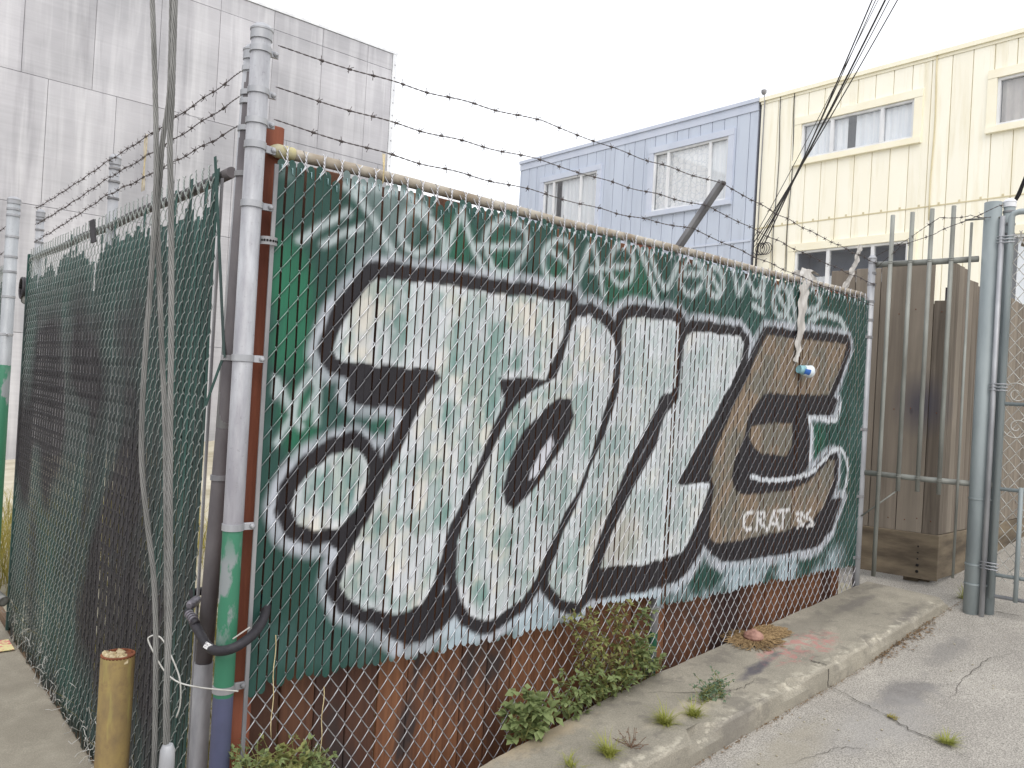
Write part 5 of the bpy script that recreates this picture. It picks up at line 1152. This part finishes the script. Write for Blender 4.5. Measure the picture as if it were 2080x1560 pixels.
for k, (u, lb) in enumerate(((510, 'small green weed at the foot of the fence beside the corner post'), (572, 'small yellowish weed under the two hanging strings'), (645, 'small ragged weed at the bottom of the fence between strings and planks'))):
    weed('small_weed', lb, [fstem(u + random.randint(-22, 22), 1640, u + random.randint(-34, 34), 1525 + random.randint(-10, 26), -.04, -.05) for _ in range(8)], ['leaf_green', 'leaf_olive', 'leaf_green'][k], 'leaf_olive', 0.032, 36)
weed('small_weed', 'bluish clover-like weed on the ledge above the grass tufts', [(on_slope(1425 + k * 7, 1432 - k * 3) , on_slope(1420 + k * 8, 1425 - k * 4) + np.array([0, 0, .035])) for k in range(7)], 'leaf_blue', 'leaf_olive', 0.022, 120)
def tuft(label, c, n, L_, mat, name='grass_tuft', flat=.6, group='grass tufts', cat='grass'):
    m = MB(); c = np.array(c)
    for k in range(n):
        a = random.uniform(0, 6.28); p = c + np.array([random.gauss(0, .012), random.gauss(0, .012), -.004]); l = L_ * random.uniform(.5, 1.15); d = np.array([math.cos(a) * flat, math.sin(a) * flat, random.uniform(.35, 1.0)]); s = np.array([-math.sin(a), math.cos(a), 0]); wv = random.uniform(.0014, .0028); vs = []
        for j in range(5):
            f = j / 4; q = p + d * l * f + np.array([0, 0, -1]) * l * .55 * f * f * flat; q[2] = max(q[2], c[2] + .002 * j); vs += [q - s * wv * (1 - f * .9), q + s * wv * (1 - f * .9)]
        m.add(vs, [(2 * j, 2 * j + 1, 2 * j + 3, 2 * j + 2) for j in range(4)], True)
    return tag(m.build(name, mat), label, cat, group)
tuft('largest grass tuft on the ledge, spiky and yellow-green', on_slope(1350, 1470), 170, .145, 'grass_green')
tuft('grass tuft on the ledge touching the bluish clover', on_slope(1410, 1453), 120, .12, 'grass_green')
tuft('grass tuft on the ledge beside the dry brown stalk', on_slope(1237, 1533), 150, .135, 'grass_green')
tuft('sparse grass sprig at the ledge near the picture bottom', on_slope(1161, 1556), 40, .12, 'grass_green')
tuft('small green grass clump growing from the lot crack', [*on_slope(1924, 1508, -.11)[:2], lot_z(on_slope(1924, 1508, -.11)[0]) + .004], 150, .09, 'grass_green', flat=.8)
tuft('tiny dry grass clump on the crack in the lot', [*on_slope(1812, 1457, -.11)[:2], lot_z(on_slope(1812, 1457, -.11)[0]) + .004], 40, .04, 'grass_dry', flat=.9)
tuft('tall grass clump at the foot of the stout gate post', [*(on_slope(1962, 1222, -.06)[:2]), on_slope(1962, 1222, -.06)[2]], 170, .17, 'grass_green', flat=.4)
m = MB(); dc = on_slope(1282, 1518)
for k in range(16):
    a = random.uniform(0, 6.28); p = dc.copy(); d = np.array([math.cos(a), math.sin(a), random.uniform(.1, 1.4)]); d /= np.linalg.norm(d); pts = [p]
    for j in range(4): d = d + rng.normal(0, .25, 3); d /= np.linalg.norm(d); p = p + d * .022; p[2] = max(p[2], dc[2] + .002); pts.append(p)
    m.tube(pts, .0013, 4); 
    for j in (2, 3): leaf(m, pts[j], rng.normal(0, 1, 3), .012, .006)
tag(m.build('dry_stalk', 'dry_stem'), 'dry brown branching stalk lying on the ledge', 'plant')
def field(name, label, region, n, L_, mat):
    m = MB()
    for k in range(n):
        x_ = random.uniform(*region[0]); y_ = random.uniform(*region[1]); c = np.array([x_, y_, region[2]]); a = random.uniform(0, 6.28); l = L_ * random.uniform(.4, 1.2); d = np.array([.35 * math.cos(a), .35 * math.sin(a), 1]); s = np.array([-math.sin(a), math.cos(a), 0]) * random.uniform(.002, .005); q1 = c + d * l * .6; q2 = c + d * l + np.array([.2 * l * math.cos(a), .2 * l * math.sin(a), -.15 * l])
        m.add([c - s, c + s, q1 + s * .7, q1 - s * .7, q2], [(0, 1, 2, 3), (3, 2, 4)])
    return tag(m.build(name, mat), label, None, None, 'stuff')
field('dry_grass', 'dry yellow grass inside the yard behind the corner posts', ((0.05, 1.6), (0.45, 3.6), -0.03), 2600, .42, 'grass_dry')
field('rough_grass', 'rough yellow-green grass beyond the gap past the dark fence', ((0.15, 2.4), (5.0, 9.0), -0.02), 3600, .55, 'grass_dry')
m = MB()
for k in range(260):
    f = random.random(); u = 1775 + f * 120 + random.gauss(0, 10); v = 1338 - f * 55 + random.gauss(0, 8)
    q = on_slope(u, v, -.108); q[1] = min(q[1], -.585); q[2] = lot_z(q[0]) + .006 + .01 * random.random(); leaf(m, q, [random.gauss(0, 1), random.gauss(0, 1), .15], random.uniform(.012, .032), random.uniform(.006, .014))
for k in range(620):
    x_ = random.uniform(1.3, 4.9); y_ = -.585 - abs(random.gauss(0, .012)); leaf(m, (x_, y_, lot_z(x_) + .006), [random.gauss(0, 1), random.gauss(0, .3), .1], random.uniform(.006, .016), random.uniform(.004, .008))
tag(m.build('leaf_litter', 'leaf_litter'), 'drift of dry leaves and dirt along the foot of the kerb', None, None, 'stuff')
m = MB()
for k in range(46):
    u, v = random.choice([(1650, 1455), (1700, 1470), (1720, 1478), (1510, 1535), (1925, 1330), (1900, 1300), (1780, 1500), (1600, 1540), (1990, 1400), (2040, 1300)]); q = on_slope(u + random.gauss(0, 30), v + random.gauss(0, 18), -.105); x_ = q[0]; y_ = min(q[1], -.6); r_ = random.uniform(.002, .006); m.lathe((x_, y_, lot_z(x_) + .003), [(r_, 0), (r_ * .9, r_ * .5), (0, r_ * .8)], 6)
tag(m.build('pebbles', 'yard_ground'), 'scattered pale grit on the lot', None, None, 'stuff')

# dried root ball with straw on the ledge
mc = on_slope(1530, 1302)
mop = empty('mop_head', tuple(mc), 'straw-coloured string mop head with a pinkish knob lying on the ledge', 'mop head')
m = MB(); m.lathe(tuple(mc), [(0.050, 0.008), (0.058, .025), (0.054, .042), (0.036, .056), (0.018, .062), (0.012, .070), (0, .071)], 22); m.build('knob', 'husk', mop)
m = MB()
for k in range(620):
    a = random.uniform(0, 6.28); l = random.uniform(.05, .12) ; off = np.array([.05 * math.cos(a), .05 * math.sin(a), .012]); p = mc + off; pts = [p]; curl = random.uniform(-1.2, 1.2); tail = random.random() < .45
    for j in range(6):
        aa = a + curl * j / 5
        d = np.array([math.cos(aa), math.sin(aa), 0]) * l / 5
        if tail: d = d * .35 + np.array([.036, .004 * math.sin(k), 0])
        p = p + d; p[2] = ledge_z(p[0]) + .006 + random.uniform(0, .018) * (1 - j / 7); pts.append(p)
    m.tube(pts, .0017, 4, False)
tag(m.build('strings', 'straw', mop), None, None, None, 'stuff')

# plastic film and paper cup caught in the fence
def ribbon(name, pts, wd, mat, label, cat='litter', seed=1):
    P_ = np.array(smooth_line(pts, 8)); n = len(P_); m = MB(); vs = []
    for i in range(n):
        ww = wd[0] + (wd[1] - wd[0]) * i / (n - 1); t_ = i * .9 + seed
        for q in np.linspace(-1, 1, 7): vs.append(P_[i] + np.array([q * ww / 2, -.006 * math.sin(q * 7 + t_) - .004 * math.cos(t_ * .7 + q * 3), .004 * math.sin(q * 5 + t_)]))
    m.add(vs, [(7 * i + k, 7 * i + k + 1, 7 * i + 8 + k, 7 * i + 7 + k) for i in range(n - 1) for k in range(6)], True)
    return tag(m.build(name, mat), label, cat)
ribbon('plastic_strip', [on_y(u, v, y) for u, v, y in [(1652,556,.10),(1640,548,.05),(1636,575,-.0),(1632,605,-.012),(1628,650,-.014),(1622,700,-.012),(1617,735,-.014)]], (.17, .045), 'plastic_white', 'dirty white plastic strip hanging over the rail above the paper cup')
ribbon('plastic_strip', [on_y(u, v, .12) for u, v in [(1748,498),(1742,520),(1732,550),(1718,580),(1705,600)]], (.06, .075), 'plastic_white', 'white plastic film fluttering behind the rail near the end post', seed=4)
ribbon('plastic_strip', [on_y(u, v, .14) for u, v in [(1612,600),(1618,565),(1635,552),(1652,570),(1660,600)]], (.14, .14), 'plastic_white', 'crumpled white plastic sheet peeking above the rail, wider than the strip below it', seed=7)
cc = on_y(1633, 752, -.045)
cup = empty('paper_cup', tuple(cc), 'white and blue paper cup stuck sideways in the fence', 'cup')
cd = np.array([0.93, -.25, -.10]); cd /= np.linalg.norm(cd)
m = MB(); m.lathe(tuple(cc - cd * .005), [(0.0305, 0.0), (0.0375, 0.052), (0.0405, .053), (0.0405, .058), (0.036, .057), (0.034, .04), (0.0, .036)], 22, tuple(cd)); m.build('cup_body', 'cup_white', cup)
m = MB(); m.lathe(tuple(cc - cd * .045), [(0.0, 0.004), (0.0225, 0.004), (0.0232, .0), (0.0243, .001), (0.0303, .040)], 22, tuple(cd)); m.build('cup_base', 'cup_aqua', cup)
m = MB(); q = Vector(cd).to_track_quat('Z', 'Y'); vs = []
nrm = -ray(1633, 752); nrm /= np.linalg.norm(nrm); nrm = nrm - cd * (nrm @ cd); nrm /= np.linalg.norm(nrm); tn = np.cross(cd, nrm)
for a in np.linspace(-.75, .35, 9):
    for z, r_ in ((-.018, .0295), (.026, .0352)): vs.append(cc + cd * z + (nrm * math.cos(a) - tn * math.sin(a)) * r_)
m.add(vs, [(2 * i, 2 * i + 2, 2 * i + 3, 2 * i + 1) for i in range(8)], True); m.build('blue_print', 'cup_blue', cup)
